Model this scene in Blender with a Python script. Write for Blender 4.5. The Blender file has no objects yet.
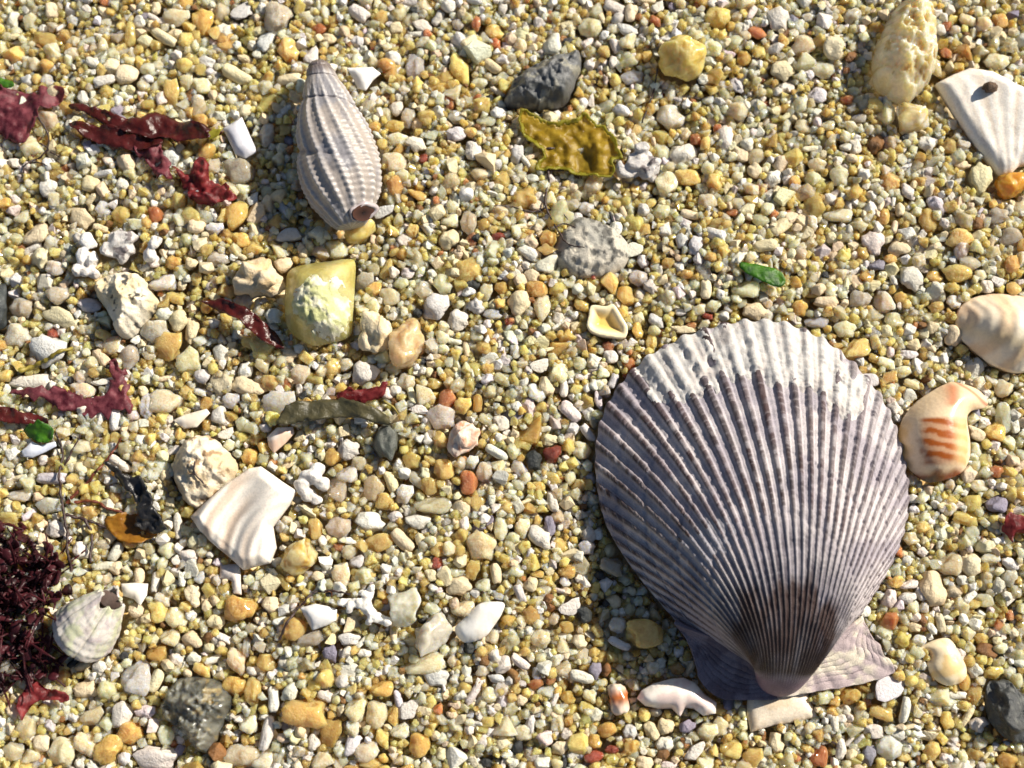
import bpy, bmesh, math, random
import numpy as np
from mathutils import Vector, noise as mnoise
from mathutils.geometry import delaunay_2d_cdt

# ---------------------------------------------------------------- scene, camera, light (1 unit = 1 cm)
scene = bpy.context.scene
scene.unit_settings.system = 'METRIC'
scene.unit_settings.scale_length = 0.01
scene.unit_settings.length_unit = 'CENTIMETERS'
D, TILT = 18.0, math.radians(9.0)
camd = bpy.data.cameras.new('camera')
cam = bpy.data.objects.new('camera', camd)
scene.collection.objects.link(cam)
scene.camera = cam
cam.location = (0, -D * math.sin(TILT), D * math.cos(TILT))
cam.rotation_euler = (TILT, 0, 0)
camd.sensor_width = 36.0
camd.lens = 18.0 / (6.4 / D)
camd.clip_start, camd.clip_end = 0.1, 1000.0
camd.dof.use_dof = True
camd.dof.focus_distance = D - 0.25
camd.dof.aperture_fstop = 0.16

SUN_EL, SUN_AZ = math.radians(35.0), math.radians(60.0)      # azimuth clockwise from +Y
world = bpy.data.worlds.new('World')
scene.world = world
world.use_nodes = True
wn = world.node_tree
sky = wn.nodes.new('ShaderNodeTexSky')
sky.sky_type = 'NISHITA'
sky.sun_disc = False
sky.sun_elevation = SUN_EL
sky.sun_rotation = SUN_AZ
bg = wn.nodes['Background']
bg.inputs['Strength'].default_value = 0.05
wn.links.new(sky.outputs[0], bg.inputs['Color'])
sund = bpy.data.lights.new('sun', 'SUN')
sund.energy = 5.0
sund.angle = math.radians(0.5)
sund.color = (1.0, 0.915, 0.78)
sun = bpy.data.objects.new('sun', sund)
scene.collection.objects.link(sun)
sdir = Vector((math.sin(SUN_AZ) * math.cos(SUN_EL), math.cos(SUN_AZ) * math.cos(SUN_EL), math.sin(SUN_EL)))
sun.rotation_euler = (-sdir).to_track_quat('-Z', 'Y').to_euler()
sun.location = sdir * 30
scene.render.engine = 'CYCLES'
scene.cycles.max_bounces = 6
scene.cycles.diffuse_bounces = 3
scene.cycles.transmission_bounces = 4
scene.cycles.transparent_max_bounces = 5
scene.view_settings.view_transform = 'Standard'
scene.view_settings.look = 'None'
scene.view_settings.exposure = 0.68
scene.view_settings.gamma = 1.0
scene.render.resolution_x, scene.render.resolution_y = 1024, 768

rng = np.random.default_rng(7)
random.seed(7)
PX = 80.0                                                     # pixels per cm at the sand

# ---------------------------------------------------------------- helpers
def W0(px, py, z=0.1):
    """photo pixel -> place in plan on the sand surface (mean height z) (used to read plan positions off the photograph)"""
    px = np.asarray(px, float); py = np.asarray(py, float)
    k = 6.4 / D
    x = (px - 512) / 512 * k; y = (384 - py) / 512 * k
    dy = y * math.cos(TILT) + math.sin(TILT); dz = y * math.sin(TILT) - math.cos(TILT)
    s = (z - cam.location.z) / dz
    return x * s, cam.location.y + dy * s

def srgb(c):
    c = np.asarray(c, float) / 255.0
    return np.where(c <= 0.04045, c / 12.92, ((c + 0.055) / 1.055) ** 2.4)

def _hash(ix, iy, iz, seed):
    n = (ix * 374761393 + iy * 668265263 + iz * 2147483647 + seed * 974711) & 0xFFFFFFFF
    n = ((n ^ (n >> 13)) * 1274126177) & 0xFFFFFFFF
    n = ((n ^ (n >> 16)) * 2246822519) & 0xFFFFFFFF
    return ((n ^ (n >> 15)) & 0xFFFFFF) / float(0xFFFFFF)

def vnoise(x, y, z=0.0, seed=0):
    x, y, z = np.broadcast_arrays(np.asarray(x, float), np.asarray(y, float), np.asarray(z, float))
    ix, iy, iz = np.floor(x).astype(np.int64), np.floor(y).astype(np.int64), np.floor(z).astype(np.int64)
    fx, fy, fz = x - ix, y - iy, z - iz
    fx, fy, fz = (f * f * f * (f * (f * 6 - 15) + 10) for f in (fx, fy, fz))
    r = 0
    for a in (0, 1):
        for b in (0, 1):
            for c in (0, 1):
                w = (fx if a else 1 - fx) * (fy if b else 1 - fy) * (fz if c else 1 - fz)
                r = r + w * _hash(ix + a, iy + b, iz + c, seed)
    return r * 2 - 1

def fbm(x, y, z=0.0, seed=0, octv=4, gain=0.5):
    r, a, f = 0, 1.0, 1.0
    for o in range(octv):
        r = r + a * vnoise(np.asarray(x) * f, np.asarray(y) * f, np.asarray(z) * f, seed + o * 17)
        a *= gain; f *= 2.03
    return r

def sstep(a, b, x):
    t = np.clip((np.asarray(x, float) - a) / (b - a), 0, 1)
    return t * t * (3 - 2 * t)

def lv(x, y):
    """gently rolling sand level, nearly flat under the big shell"""
    sx, sy = W0(752, 515)
    x = np.asarray(x, float); y = np.asarray(y, float)
    return 0.10 * fbm(x * 0.62 + 3.3, y * 0.62, 0, 101, 3) * (1 - 0.9 * np.exp(-((x - sx) ** 2 + (y - sy) ** 2) / 2.1 ** 2)) - 0.005

def catmull(pts, n, closed=False):
    P = np.asarray(pts, float)
    if closed: Q = np.vstack([P[-1], P, P[0], P[1]])
    else: Q = np.vstack([2 * P[0] - P[1], P, 2 * P[-1] - P[-2]])
    m = len(Q) - 3
    out = []
    for i in range(m):
        t = np.linspace(0, 1, 24, endpoint=False)[:, None]
        a, b, c, d = Q[i], Q[i + 1], Q[i + 2], Q[i + 3]
        out.append(0.5 * (2 * b + (c - a) * t + (2 * a - 5 * b + 4 * c - d) * t ** 2 + (3 * b - a - 3 * c + d) * t ** 3))
    out = np.vstack(out + [Q[-2][None]])
    L = np.concatenate([[0], np.cumsum(np.linalg.norm(np.diff(out, axis=0), axis=1))])
    s = np.linspace(0, L[-1], n)
    return np.stack([np.interp(s, L, out[:, k]) for k in range(out.shape[1])], 1)

ROOTS = []
def mesh_obj(name, verts, faces, mat, parent=None, loc=None, smooth=True, cols=None, fattr=None):
    verts = np.asarray(verts, float)
    if parent is not None: base = np.array(parent['_w']) if '_w' in parent else np.array(parent.location)
    else: base = np.array(loc if loc is not None else (0, 0, 0), float)
    me = bpy.data.meshes.new(name)
    me.from_pydata((verts - base).tolist(), [], [tuple(int(i) for i in f) for f in faces])
    me.polygons.foreach_set('use_smooth', [smooth] * len(me.polygons))
    if cols is not None:
        at = me.color_attributes.new('Col', 'FLOAT_COLOR', 'POINT')
        c4 = np.ones((len(verts), 4)); c4[:, :3] = cols
        at.data.foreach_set('color', c4.ravel())
    if mat: me.materials.append(mat)
    me.update()
    o = bpy.data.objects.new(name, me)
    scene.collection.objects.link(o)
    if parent is not None: o.parent = parent
    else: o.location = base; ROOTS.append(o)
    return o

def thing(name, loc):
    o = bpy.data.objects.new(name, None)
    scene.collection.objects.link(o)
    o.location = loc; o.empty_display_size = 0.2
    ROOTS.append(o)
    return o

LAND = []
def tag(o, label, cat, group=None, land=None):
    o['label'] = label; o['category'] = cat
    if group: o['group'] = group
    if land: LAND.append(land)
    return o

def grid_faces(n, m, closed=False):
    f = []
    for i in range(n - 1):
        for j in range(m if closed else m - 1):
            j2 = (j + 1) % m
            f.append((i * m + j, i * m + j2, (i + 1) * m + j2, (i + 1) * m + j))
    return f

# ---------------------------------------------------------------- materials
def newmat(name):
    m = bpy.data.materials.new(name); m.use_nodes = True
    nt = m.node_tree
    return m, nt, nt.nodes['Principled BSDF']

def N(nt, t, **kw):
    n = nt.nodes.new(t)
    for k, v in kw.items(): setattr(n, k, v)
    return n

def mixcol(nt, fac, a, b, mode='MIX'):
    n = N(nt, 'ShaderNodeMix', data_type='RGBA', blend_type=mode)
    for s, v in ((n.inputs[0], fac), (n.inputs[6], a), (n.inputs[7], b)):
        if isinstance(v, bpy.types.NodeSocket): nt.links.new(v, s)
        elif isinstance(v, (int, float)): s.default_value = v
        else: s.default_value = (*v, 1)
    return n.outputs[2]

def noise_node(nt, scale, detail=4, rough=0.55, coord=None):
    n = N(nt, 'ShaderNodeTexNoise')
    n.inputs['Scale'].default_value = scale; n.inputs['Detail'].default_value = detail
    n.inputs['Roughness'].default_value = rough
    if coord is None: coord = N(nt, 'ShaderNodeTexCoord').outputs['Object']
    nt.links.new(coord, n.inputs['Vector'])
    return n

def ramp(nt, sock, stops):
    n = N(nt, 'ShaderNodeValToRGB')
    while len(n.color_ramp.elements) < len(stops): n.color_ramp.elements.new(0.5)
    for e, (p, c) in zip(n.color_ramp.elements, stops):
        e.position = p; e.color = (c, c, c, 1) if isinstance(c, (int, float)) else (*c, 1)
    nt.links.new(sock, n.inputs[0])
    return n.outputs[0]

def bump(nt, b, sock, strength, dist=0.02):
    n = N(nt, 'ShaderNodeBump')
    n.inputs['Strength'].default_value = strength; n.inputs['Distance'].default_value = dist
    nt.links.new(sock, n.inputs['Height'])
    nt.links.new(n.outputs[0], b.inputs['Normal'])

def sss(b, w, scale=0.08, radius=(1.0, 0.75, 0.45)):
    b.inputs['Subsurface Weight'].default_value = w
    b.inputs['Subsurface Scale'].default_value = scale
    b.inputs['Subsurface Radius'].default_value = radius

def see_through(nt, b, col, fac):
    """clear quartz: part of the light passes straight through, tinted"""
    t = N(nt, 'ShaderNodeBsdfTransparent')
    nt.links.new(mixcol(nt, 0.6, col, (1, 1, 1)), t.inputs[0])
    mx = N(nt, 'ShaderNodeMixShader')
    if isinstance(fac, float): mx.inputs[0].default_value = fac
    else: nt.links.new(fac, mx.inputs[0])
    nt.links.new(b.outputs[0], mx.inputs[1]); nt.links.new(t.outputs[0], mx.inputs[2])
    nt.links.new(mx.outputs[0], nt.nodes['Material Output'].inputs['Surface'])

def grain_material(name, clear, instanced):
    """clear: 0 opaque (shell, coral, chalk), 1 translucent quartz"""
    m, nt, b = newmat(name)
    if instanced:
        a = N(nt, 'ShaderNodeAttribute', attribute_type='INSTANCER', attribute_name='gcol'); col = a.outputs['Color']
    else:
        a = N(nt, 'ShaderNodeObjectInfo'); col = a.outputs['Color']
    geo = N(nt, 'ShaderNodeNewGeometry')
    n1 = noise_node(nt, 16 if clear else 26, 5, 0.6, geo.outputs['Position'])
    f1 = ramp(nt, n1.outputs[0], [(0.36, 0.0), (0.62, 1.0)])
    dark = mixcol(nt, 0.40 if clear else 0.25, col, srgb((206, 170, 96)) if clear else srgb((205, 185, 150)), 'MULTIPLY')
    c = mixcol(nt, f1, dark, col)
    if not clear:                       # specks of dirt and pores
        n2 = noise_node(nt, 60, 3, 0.5, geo.outputs['Position'])
        f2 = ramp(nt, n2.outputs[0], [(0.30, 1.0), (0.36, 0.0)])
        f2b = N(nt, 'ShaderNodeMath', operation='MULTIPLY'); nt.links.new(f2, f2b.inputs[0]); f2b.inputs[1].default_value = 0.5
        c = mixcol(nt, f2b.outputs[0], c, srgb((120, 105, 85)))
    nt.links.new(c, b.inputs['Base Color'])
    n3 = noise_node(nt, 34, 4, 0.65, geo.outputs['Position'])
    bump(nt, b, n3.outputs[0], 0.8 if clear else 0.7, 0.04 if clear else 0.04)
    if clear:
        b.inputs['Roughness'].default_value = 0.28
        b.inputs['IOR'].default_value = 1.5
        b.inputs['Coat Weight'].default_value = 0.8
        b.inputs['Coat Roughness'].default_value = 0.06
        sss(b, 1.0, 0.20, (1.0, 0.80, 0.45))
        oi = N(nt, 'ShaderNodeObjectInfo')            # some grains are clearer than others
        mr = N(nt, 'ShaderNodeMapRange'); nt.links.new(oi.outputs['Random'], mr.inputs[0])
        mr.inputs[3].default_value = 0.06; mr.inputs[4].default_value = 0.50
        see_through(nt, b, c, mr.outputs[0])
    else:
        b.inputs['Roughness'].default_value = 0.42
        t = N(nt, 'ShaderNodeBsdfTranslucent'); nt.links.new(c, t.inputs[0])
        mx = N(nt, 'ShaderNodeMixShader'); mx.inputs[0].default_value = 0.18
        nt.links.new(b.outputs[0], mx.inputs[1]); nt.links.new(t.outputs[0], mx.inputs[2])
        nt.links.new(mx.outputs[0], nt.nodes['Material Output'].inputs['Surface'])
    return m

M = {}
M['clear_i'] = grain_material('quartz_grain_surface', 1, True)
M['opaque_i'] = grain_material('shell_grain_surface', 0, True)
M['clear'] = grain_material('quartz_surface', 1, False)
M['opaque'] = grain_material('chalky_surface', 0, False)

def vcol_material(name, rough=0.5, sw=0.15, fine=60, var=0.25, bmp=0.3, spec=0.5, bdist=0.01, scale=0.05, radius=(1, .75, .5)):
    m, nt, b = newmat(name)
    a = N(nt, 'ShaderNodeAttribute', attribute_name='Col')
    geo = N(nt, 'ShaderNodeNewGeometry')
    n1 = noise_node(nt, fine, 6, 0.65, geo.outputs['Position'])
    f = ramp(nt, n1.outputs[0], [(0.3, 1 - var), (0.7, 1.0)])
    c = mixcol(nt, 1.0, a.outputs['Color'], f, 'MULTIPLY')
    nt.links.new(c, b.inputs['Base Color'])
    bump(nt, b, n1.outputs[0], bmp, bdist)
    b.inputs['Roughness'].default_value = rough
    b.inputs['Specular IOR Level'].default_value = spec
    if sw: sss(b, sw, scale, radius)
    return m

M['scallop'] = vcol_material('scallop_surface', 0.6, 0.05, 60, 0.42, 0.7, 0.35, 0.012)
M['crust'] = vcol_material('white_crust_surface', 0.7, 0.15, 45, 0.22, 0.6, 0.3, 0.02)
M['snail'] = vcol_material('snail_surface', 0.42, 0.08, 50, 0.25, 0.3)
M['shell'] = vcol_material('smooth_shell_surface', 0.24, 0.2, 30, 0.14, 0.18, 0.6, 0.01, 0.08, (1, .9, .78))
M['matte'] = vcol_material('weathered_shell_surface', 0.55, 0.15, 40, 0.25, 0.4)
M['rock'] = vcol_material('stone_surface', 0.6, 0.0, 50, 0.35, 0.7, 0.4, 0.03)
M['wetrock'] = vcol_material('glossy_stone_surface', 0.33, 0.0, 45, 0.4, 0.6, 0.6, 0.03)
M['chalk'] = vcol_material('chalk_stone_surface', 0.65, 0.2, 35, 0.25, 0.7, 0.35, 0.03)
def clear_vcol():
    m = vcol_material('clear_stone_surface', 0.25, 1.0, 20, 0.25, 0.5, 0.5, 0.03, 0.25, (1, .8, .45))
    m.node_tree.nodes['Principled BSDF'].inputs['Coat Weight'].default_value = 0.5
    nt = m.node_tree; see_through(nt, nt.nodes['Principled BSDF'], nt.nodes['Principled BSDF'].inputs['Base Color'].links[0].from_socket, 0.3)
    m.node_tree.nodes['Principled BSDF'].inputs['Coat Roughness'].default_value = 0.1
    return m
M['clearstone'] = clear_vcol()

def weed_material(name, col, col2, rough=0.35, trans=0.45, scale=6):
    m, nt, b = newmat(name)
    geo = N(nt, 'ShaderNodeNewGeometry')
    n1 = noise_node(nt, scale, 6, 0.65, geo.outputs['Position'])
    f = ramp(nt, n1.outputs[0], [(0.38, 0.0), (0.62, 1.0)])
    c = mixcol(nt, f, srgb(col), srgb(col2))
    nt.links.new(c, b.inputs['Base Color'])
    b.inputs['Roughness'].default_value = rough
    n3 = noise_node(nt, scale * 5, 4, 0.6, geo.outputs['Position'])
    bump(nt, b, n3.outputs[0], 0.5, 0.02)
    t = N(nt, 'ShaderNodeBsdfTranslucent'); nt.links.new(c, t.inputs[0])
    mx = N(nt, 'ShaderNodeMixShader'); mx.inputs[0].default_value = trans
    nt.links.new(b.outputs[0], mx.inputs[1]); nt.links.new(t.outputs[0], mx.inputs[2])
    if trans >= 0.3: see_through(nt, mx, c, 0.22)
    else: nt.links.new(mx.outputs[0], nt.nodes['Material Output'].inputs['Surface'])
    return m

def bed_material():
    m, nt, b = newmat('sand_bed_surface')
    tc = N(nt, 'ShaderNodeTexCoord')
    v = N(nt, 'ShaderNodeTexVoronoi'); v.inputs['Scale'].default_value = 8.5
    nt.links.new(tc.outputs['Object'], v.inputs['Vector'])
    n1 = noise_node(nt, 5, 4, 0.6, tc.outputs['Object'])
    c = mixcol(nt, n1.outputs[0], srgb((196, 160, 92)), srgb((214, 192, 140)))
    sep = N(nt, 'ShaderNodeSeparateColor'); nt.links.new(v.outputs['Color'], sep.inputs[0])
    f = ramp(nt, sep.outputs[0], [(0.0, srgb((176, 132, 66))), (0.4, srgb((214, 190, 132))), (0.8, srgb((226, 214, 184))), (1.0, srgb((236, 232, 220)))])
    c2 = mixcol(nt, 0.65, c, f)
    nt.links.new(c2, b.inputs['Base Color'])
    inv = N(nt, 'ShaderNodeMath', operation='SUBTRACT'); inv.inputs[0].default_value = 1
    nt.links.new(v.outputs['Distance'], inv.inputs[1])
    bump(nt, b, inv.outputs[0], 1.0, 0.08)
    b.inputs['Roughness'].default_value = 0.5
    return m

# ---------------------------------------------------------------- ground sheet
BED = -0.34
half = 300.0
bed = mesh_obj('sand_bed', [(-half, -half, BED), (half, -half, BED), (half, half, BED), (-half, half, BED)], [(0, 1, 2, 3)], bed_material(), loc=(0, 0, BED))
bed['kind'] = 'structure'
bed['label'] = 'sandy beach ground under the loose coarse grains'
ROOTS.clear()

# ---------------------------------------------------------------- star-shaped stones
_ico = {}
def ico(sub):
    if sub not in _ico:
        bm = bmesh.new(); bmesh.ops.create_icosphere(bm, subdivisions=sub, radius=1.0)
        v = np.array([x.co[:] for x in bm.verts]); f = [tuple(q.index for q in p.verts) for p in bm.faces]
        bm.free(); _ico[sub] = (v / np.linalg.norm(v, axis=1)[:, None], f)
    return _ico[sub]

def star(shape, seed, sub):
    """unit-ish stone: r rounded, a angular, s flat shard, t rod, k knobbly; fits roughly in [-1,1]^3"""
    r_ = np.random.default_rng(seed)
    d, f = ico(sub)
    off = r_.uniform(-50, 50, 3)
    def nz(fr, o=3): return fbm(d[:, 0] * fr + off[0], d[:, 1] * fr + off[1], d[:, 2] * fr + off[2], seed % 97, o)
    def planes(nrm, dist, p):
        a = np.clip(d @ nrm.T / dist[None], 0, None)
        return 1.0 / ((a ** p).sum(1) ** (1.0 / p) + 1e-6)
    if shape == 'c':                         # broken crystal: hull of a few points, edges slightly worn
        bm = bmesh.new()
        n = int(r_.integers(11, 17))
        q = r_.normal(size=(n, 3)); q /= np.linalg.norm(q, axis=1)[:, None]; q *= r_.uniform(0.8, 1.0, (n, 1))
        for p in q: bm.verts.new(p)
        h = bmesh.ops.convex_hull(bm, input=bm.verts)
        bmesh.ops.dissolve_limit(bm, angle_limit=0.25, verts=bm.verts, edges=bm.edges)
        bmesh.ops.bevel(bm, geom=list(bm.edges), offset=0.07, segments=2, profile=0.6, affect='EDGES')
        bmesh.ops.triangulate(bm, faces=bm.faces)
        bm.verts.index_update()
        v = np.array([x.co[:] for x in bm.verts]); f = [tuple(w.index for w in p.verts) for p in bm.faces]
        bm.free()
        lo, hi = v.min(0), v.max(0)
        return (v - (lo + hi) / 2) / ((hi - lo) / 2), f
    if shape == 'r':
        nr = r_.normal(size=(12, 3)); nr /= np.linalg.norm(nr, axis=1)[:, None]
        r = 1.0 / (0.45 + 0.55 / np.clip(planes(nr, r_.uniform(0.7, 1.0, 12), 9), 0.4, 1.4)) * (1 + 0.13 * nz(1.2) + 0.03 * nz(4.5))
    elif shape == 'a':
        n = r_.integers(9, 14)
        nr = r_.normal(size=(n, 3)); nr /= np.linalg.norm(nr, axis=1)[:, None]
        nr = np.vstack([nr, np.eye(3), -np.eye(3)])
        r = planes(nr, np.concatenate([r_.uniform(0.7, 1.0, n), np.ones(6)]), 34) * (1 + 0.05 * nz(1.6) + 0.02 * nz(5))
    elif shape == 's':
        n = r_.integers(4, 7)
        an = np.arange(n) / n * 2 * np.pi + r_.uniform(-0.5, 0.5, n)
        nr = np.stack([np.cos(an), np.sin(an), r_.uniform(-0.25, 0.25, n)], 1)
        nr = np.vstack([nr, [[0.1, 0.05, 1], [-0.05, 0, -1]]]); nr /= np.linalg.norm(nr, axis=1)[:, None]
        r = planes(nr, np.concatenate([r_.uniform(0.65, 1.0, n), [1, 1]]), 16) * (1 + 0.12 * nz(1.5))
    elif shape == 't':
        e = 4.5
        r = 1.0 / ((np.abs(d[:, 0]) ** e + (d[:, 1] ** 2 + d[:, 2] ** 2) ** (e / 2)) ** (1 / e)) * (1 + 0.13 * nz(1.7))
    else:
        c = r_.normal(size=(9, 3)); c /= np.linalg.norm(c, axis=1)[:, None]
        k = np.exp(6.5 * (d @ c.T - 1)).max(1)
        r = 0.66 + 0.30 * k + 0.14 * nz(2.6, 4)
    v = d * r[:, None]
    wa = {'r': 0.16, 'a': 0.20, 's': 0.12, 't': 0.10, 'k': 0.14}[shape]
    v = v + wa * np.stack([fbm(v[:, 0] * 1.3 + off[q], v[:, 1] * 1.3 + off[q - 1], v[:, 2] * 1.3 + off[q - 2], seed % 89 + q, 2) for q in range(3)], 1)
    lo, hi = v.min(0), v.max(0)
    v = (v - (lo + hi) / 2) / ((hi - lo) / 2)
    if shape == 't':                         # bend the rod slightly
        v[:, 1] += 0.25 * r_.uniform(-1, 1) * (v[:, 0] ** 2 - 0.5)
    return v, f

# colour codes: albedo (sRGB), quartz-like?, word
PAL = {'W': ((238, 233, 222), 0, 'white'), 'C': ((238, 222, 186), 0, 'cream'), 'L': ((224, 221, 220), 0, 'bluish white'),
       'T': ((249, 232, 196), 1, 'clear pale'), 'Y': ((241, 207, 130), 1, 'pale yellow'), 'A': ((222, 182, 106), 1, 'amber'),
       'P': ((242, 224, 200), 1, 'pinkish'), 'O': ((204, 134, 88), 1, 'orange'), 'R': ((152, 72, 52), 1, 'dark red'),
       'G': ((204, 198, 186), 1, 'grey'), 'D': ((52, 56, 58), 0, 'blackish'), 'V': ((150, 146, 164), 0, 'violet'),
       'B': ((136, 96, 54), 0, 'brown')}

# ---------------------------------------------------------------- plan shapes: slabs, shards, fronds from outlines
def fill_outline(poly, step):
    """triangulate a closed plan outline with interior points; returns pts2d, tris, boundary loop indices, edge distance"""
    poly = np.asarray(poly, float)
    seg = np.linalg.norm(np.roll(poly, -1, 0) - poly, axis=1)
    pts = []
    for p, q, l in zip(poly, np.roll(poly, -1, 0), seg):
        k = max(1, int(round(l / step)))
        for i in range(k): pts.append(p + (q - p) * i / k)
    B = np.array(pts); nb = len(B)
    lo, hi = B.min(0), B.max(0)
    gx, gy = np.meshgrid(np.arange(lo[0], hi[0], step), np.arange(lo[1], hi[1], step))
    gx = gx + (np.arange(gx.shape[0]) % 2)[:, None] * step * 0.5
    G = np.stack([gx.ravel(), gy.ravel()], 1) + rng.uniform(-0.12, 0.12, (gx.size, 2)) * step
    ins = np.zeros(len(G), bool)
    j = nb - 1
    for i in range(nb):
        c = ((B[i, 1] > G[:, 1]) != (B[j, 1] > G[:, 1]))
        with np.errstate(divide='ignore', invalid='ignore'):
            xx = (B[j, 0] - B[i, 0]) * (G[:, 1] - B[i, 1]) / (B[j, 1] - B[i, 1]) + B[i, 0]
        ins ^= c & (G[:, 0] < xx)
        j = i
    G = G[ins]
    def edist(Q):
        a, b = B, np.roll(B, -1, 0)
        ab = b - a
        t = np.clip(((Q[:, None] - a[None]) * ab[None]).sum(2) / (ab ** 2).sum(1)[None], 0, 1)
        return np.linalg.norm(Q[:, None] - (a[None] + t[..., None] * ab[None]), axis=2).min(1)
    G = G[edist(G) > step * 0.55]
    allp = np.vstack([B, G])
    r = delaunay_2d_cdt([Vector(p) for p in allp], [], [list(range(nb))], 1, 1e-6)
    P = np.array([v[:] for v in r[0]]); T = [tuple(t) for t in r[2] if len(t) == 3]
    from collections import Counter
    ec = Counter()
    for t in T:
        for a, b in ((t[0], t[1]), (t[1], t[2]), (t[2], t[0])): ec[(min(a, b), max(a, b))] += 1
    dirE = [(a, b) for t in T for a, b in ((t[0], t[1]), (t[1], t[2]), (t[2], t[0])) if ec[(min(a, b), max(a, b))] == 1]
    d = edist(P); bi = set(i for e in dirE for i in e)
    d[list(bi)] = 0
    return P, T, dirE, d

def px_outline(pts, n=None):
    pts = np.asarray(pts, float)
    if n: pts = catmull(pts, n + 1, True)[:-1]
    return pts

def relaxed(T, d, z, it):
    tr = np.array(T); ea = np.concatenate([tr[:, 0], tr[:, 1], tr[:, 2], tr[:, 1], tr[:, 2], tr[:, 0]]); eb = np.concatenate([tr[:, 1], tr[:, 2], tr[:, 0], tr[:, 0], tr[:, 1], tr[:, 2]])
    deg = np.maximum(np.bincount(ea, minlength=len(d)), 1)
    for _ in range(it):
        z = np.where(d > 0, np.bincount(ea, z[eb], len(d)) / deg, z)
    return z

def slab(name, outline_px, mat, colfn, top, bottom, step_px=2.5, parent=None, z0=0.0, smooth_n=None, loc=None, tilt=(0, 0), relax=0, post=None):
    """solid piece with real thickness: top(px,py,d_cm) and bottom(px,py,d_cm) heights above z0"""
    P, T, E, d = fill_outline(px_outline(outline_px, smooth_n), step_px)
    d = d / PX
    x, y = W0(P[:, 0], P[:, 1])
    cx, cy = x.mean(), y.mean()
    tl = tilt[0] * (x - cx) + tilt[1] * (y - cy)
    z0 = z0 + float(lv(cx, cy))
    zt_ = top(P[:, 0], P[:, 1], d)
    if relax:
        zt_ = relaxed(T, d, zt_, relax)
    if post is not None: zt_ = zt_ + post(P[:, 0], P[:, 1], d)
    zt = z0 + tl + zt_; zb = z0 + tl + bottom(P[:, 0], P[:, 1], d)
    zb = np.minimum(zb, zt - 0.006)
    n = len(P)
    V = np.vstack([np.stack([x, y, zt], 1), np.stack([x, y, zb], 1)])
    # image y points down, so triangles in pixel space flip
    F = [(a, c, b) for a, b, c in T] + [(a + n, b + n, c + n) for a, b, c in T] + [(a, b, b + n, a + n) for a, b in E]
    c = colfn(P[:, 0], P[:, 1], d)
    c = np.vstack([c, c])
    if loc is None and parent is None: loc = (cx, cy, z0)
    return mesh_obj(name, V, F, mat, parent, loc, True, c)

def const(c):
    c = srgb(c)
    return lambda x, y, d: np.tile(c, (len(x), 1))
def lerp(a, b, t): return a[None] * (1 - t[:, None]) + b[None] * t[:, None]
def two(c1, c2, scale=0.05, seed=1, lo=-0.3, hi=0.4):
    a, b = srgb(c1), srgb(c2)
    return lambda x, y, d: lerp(a, b, sstep(lo, hi, fbm(x * scale, y * scale, 0, seed)))

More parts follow.
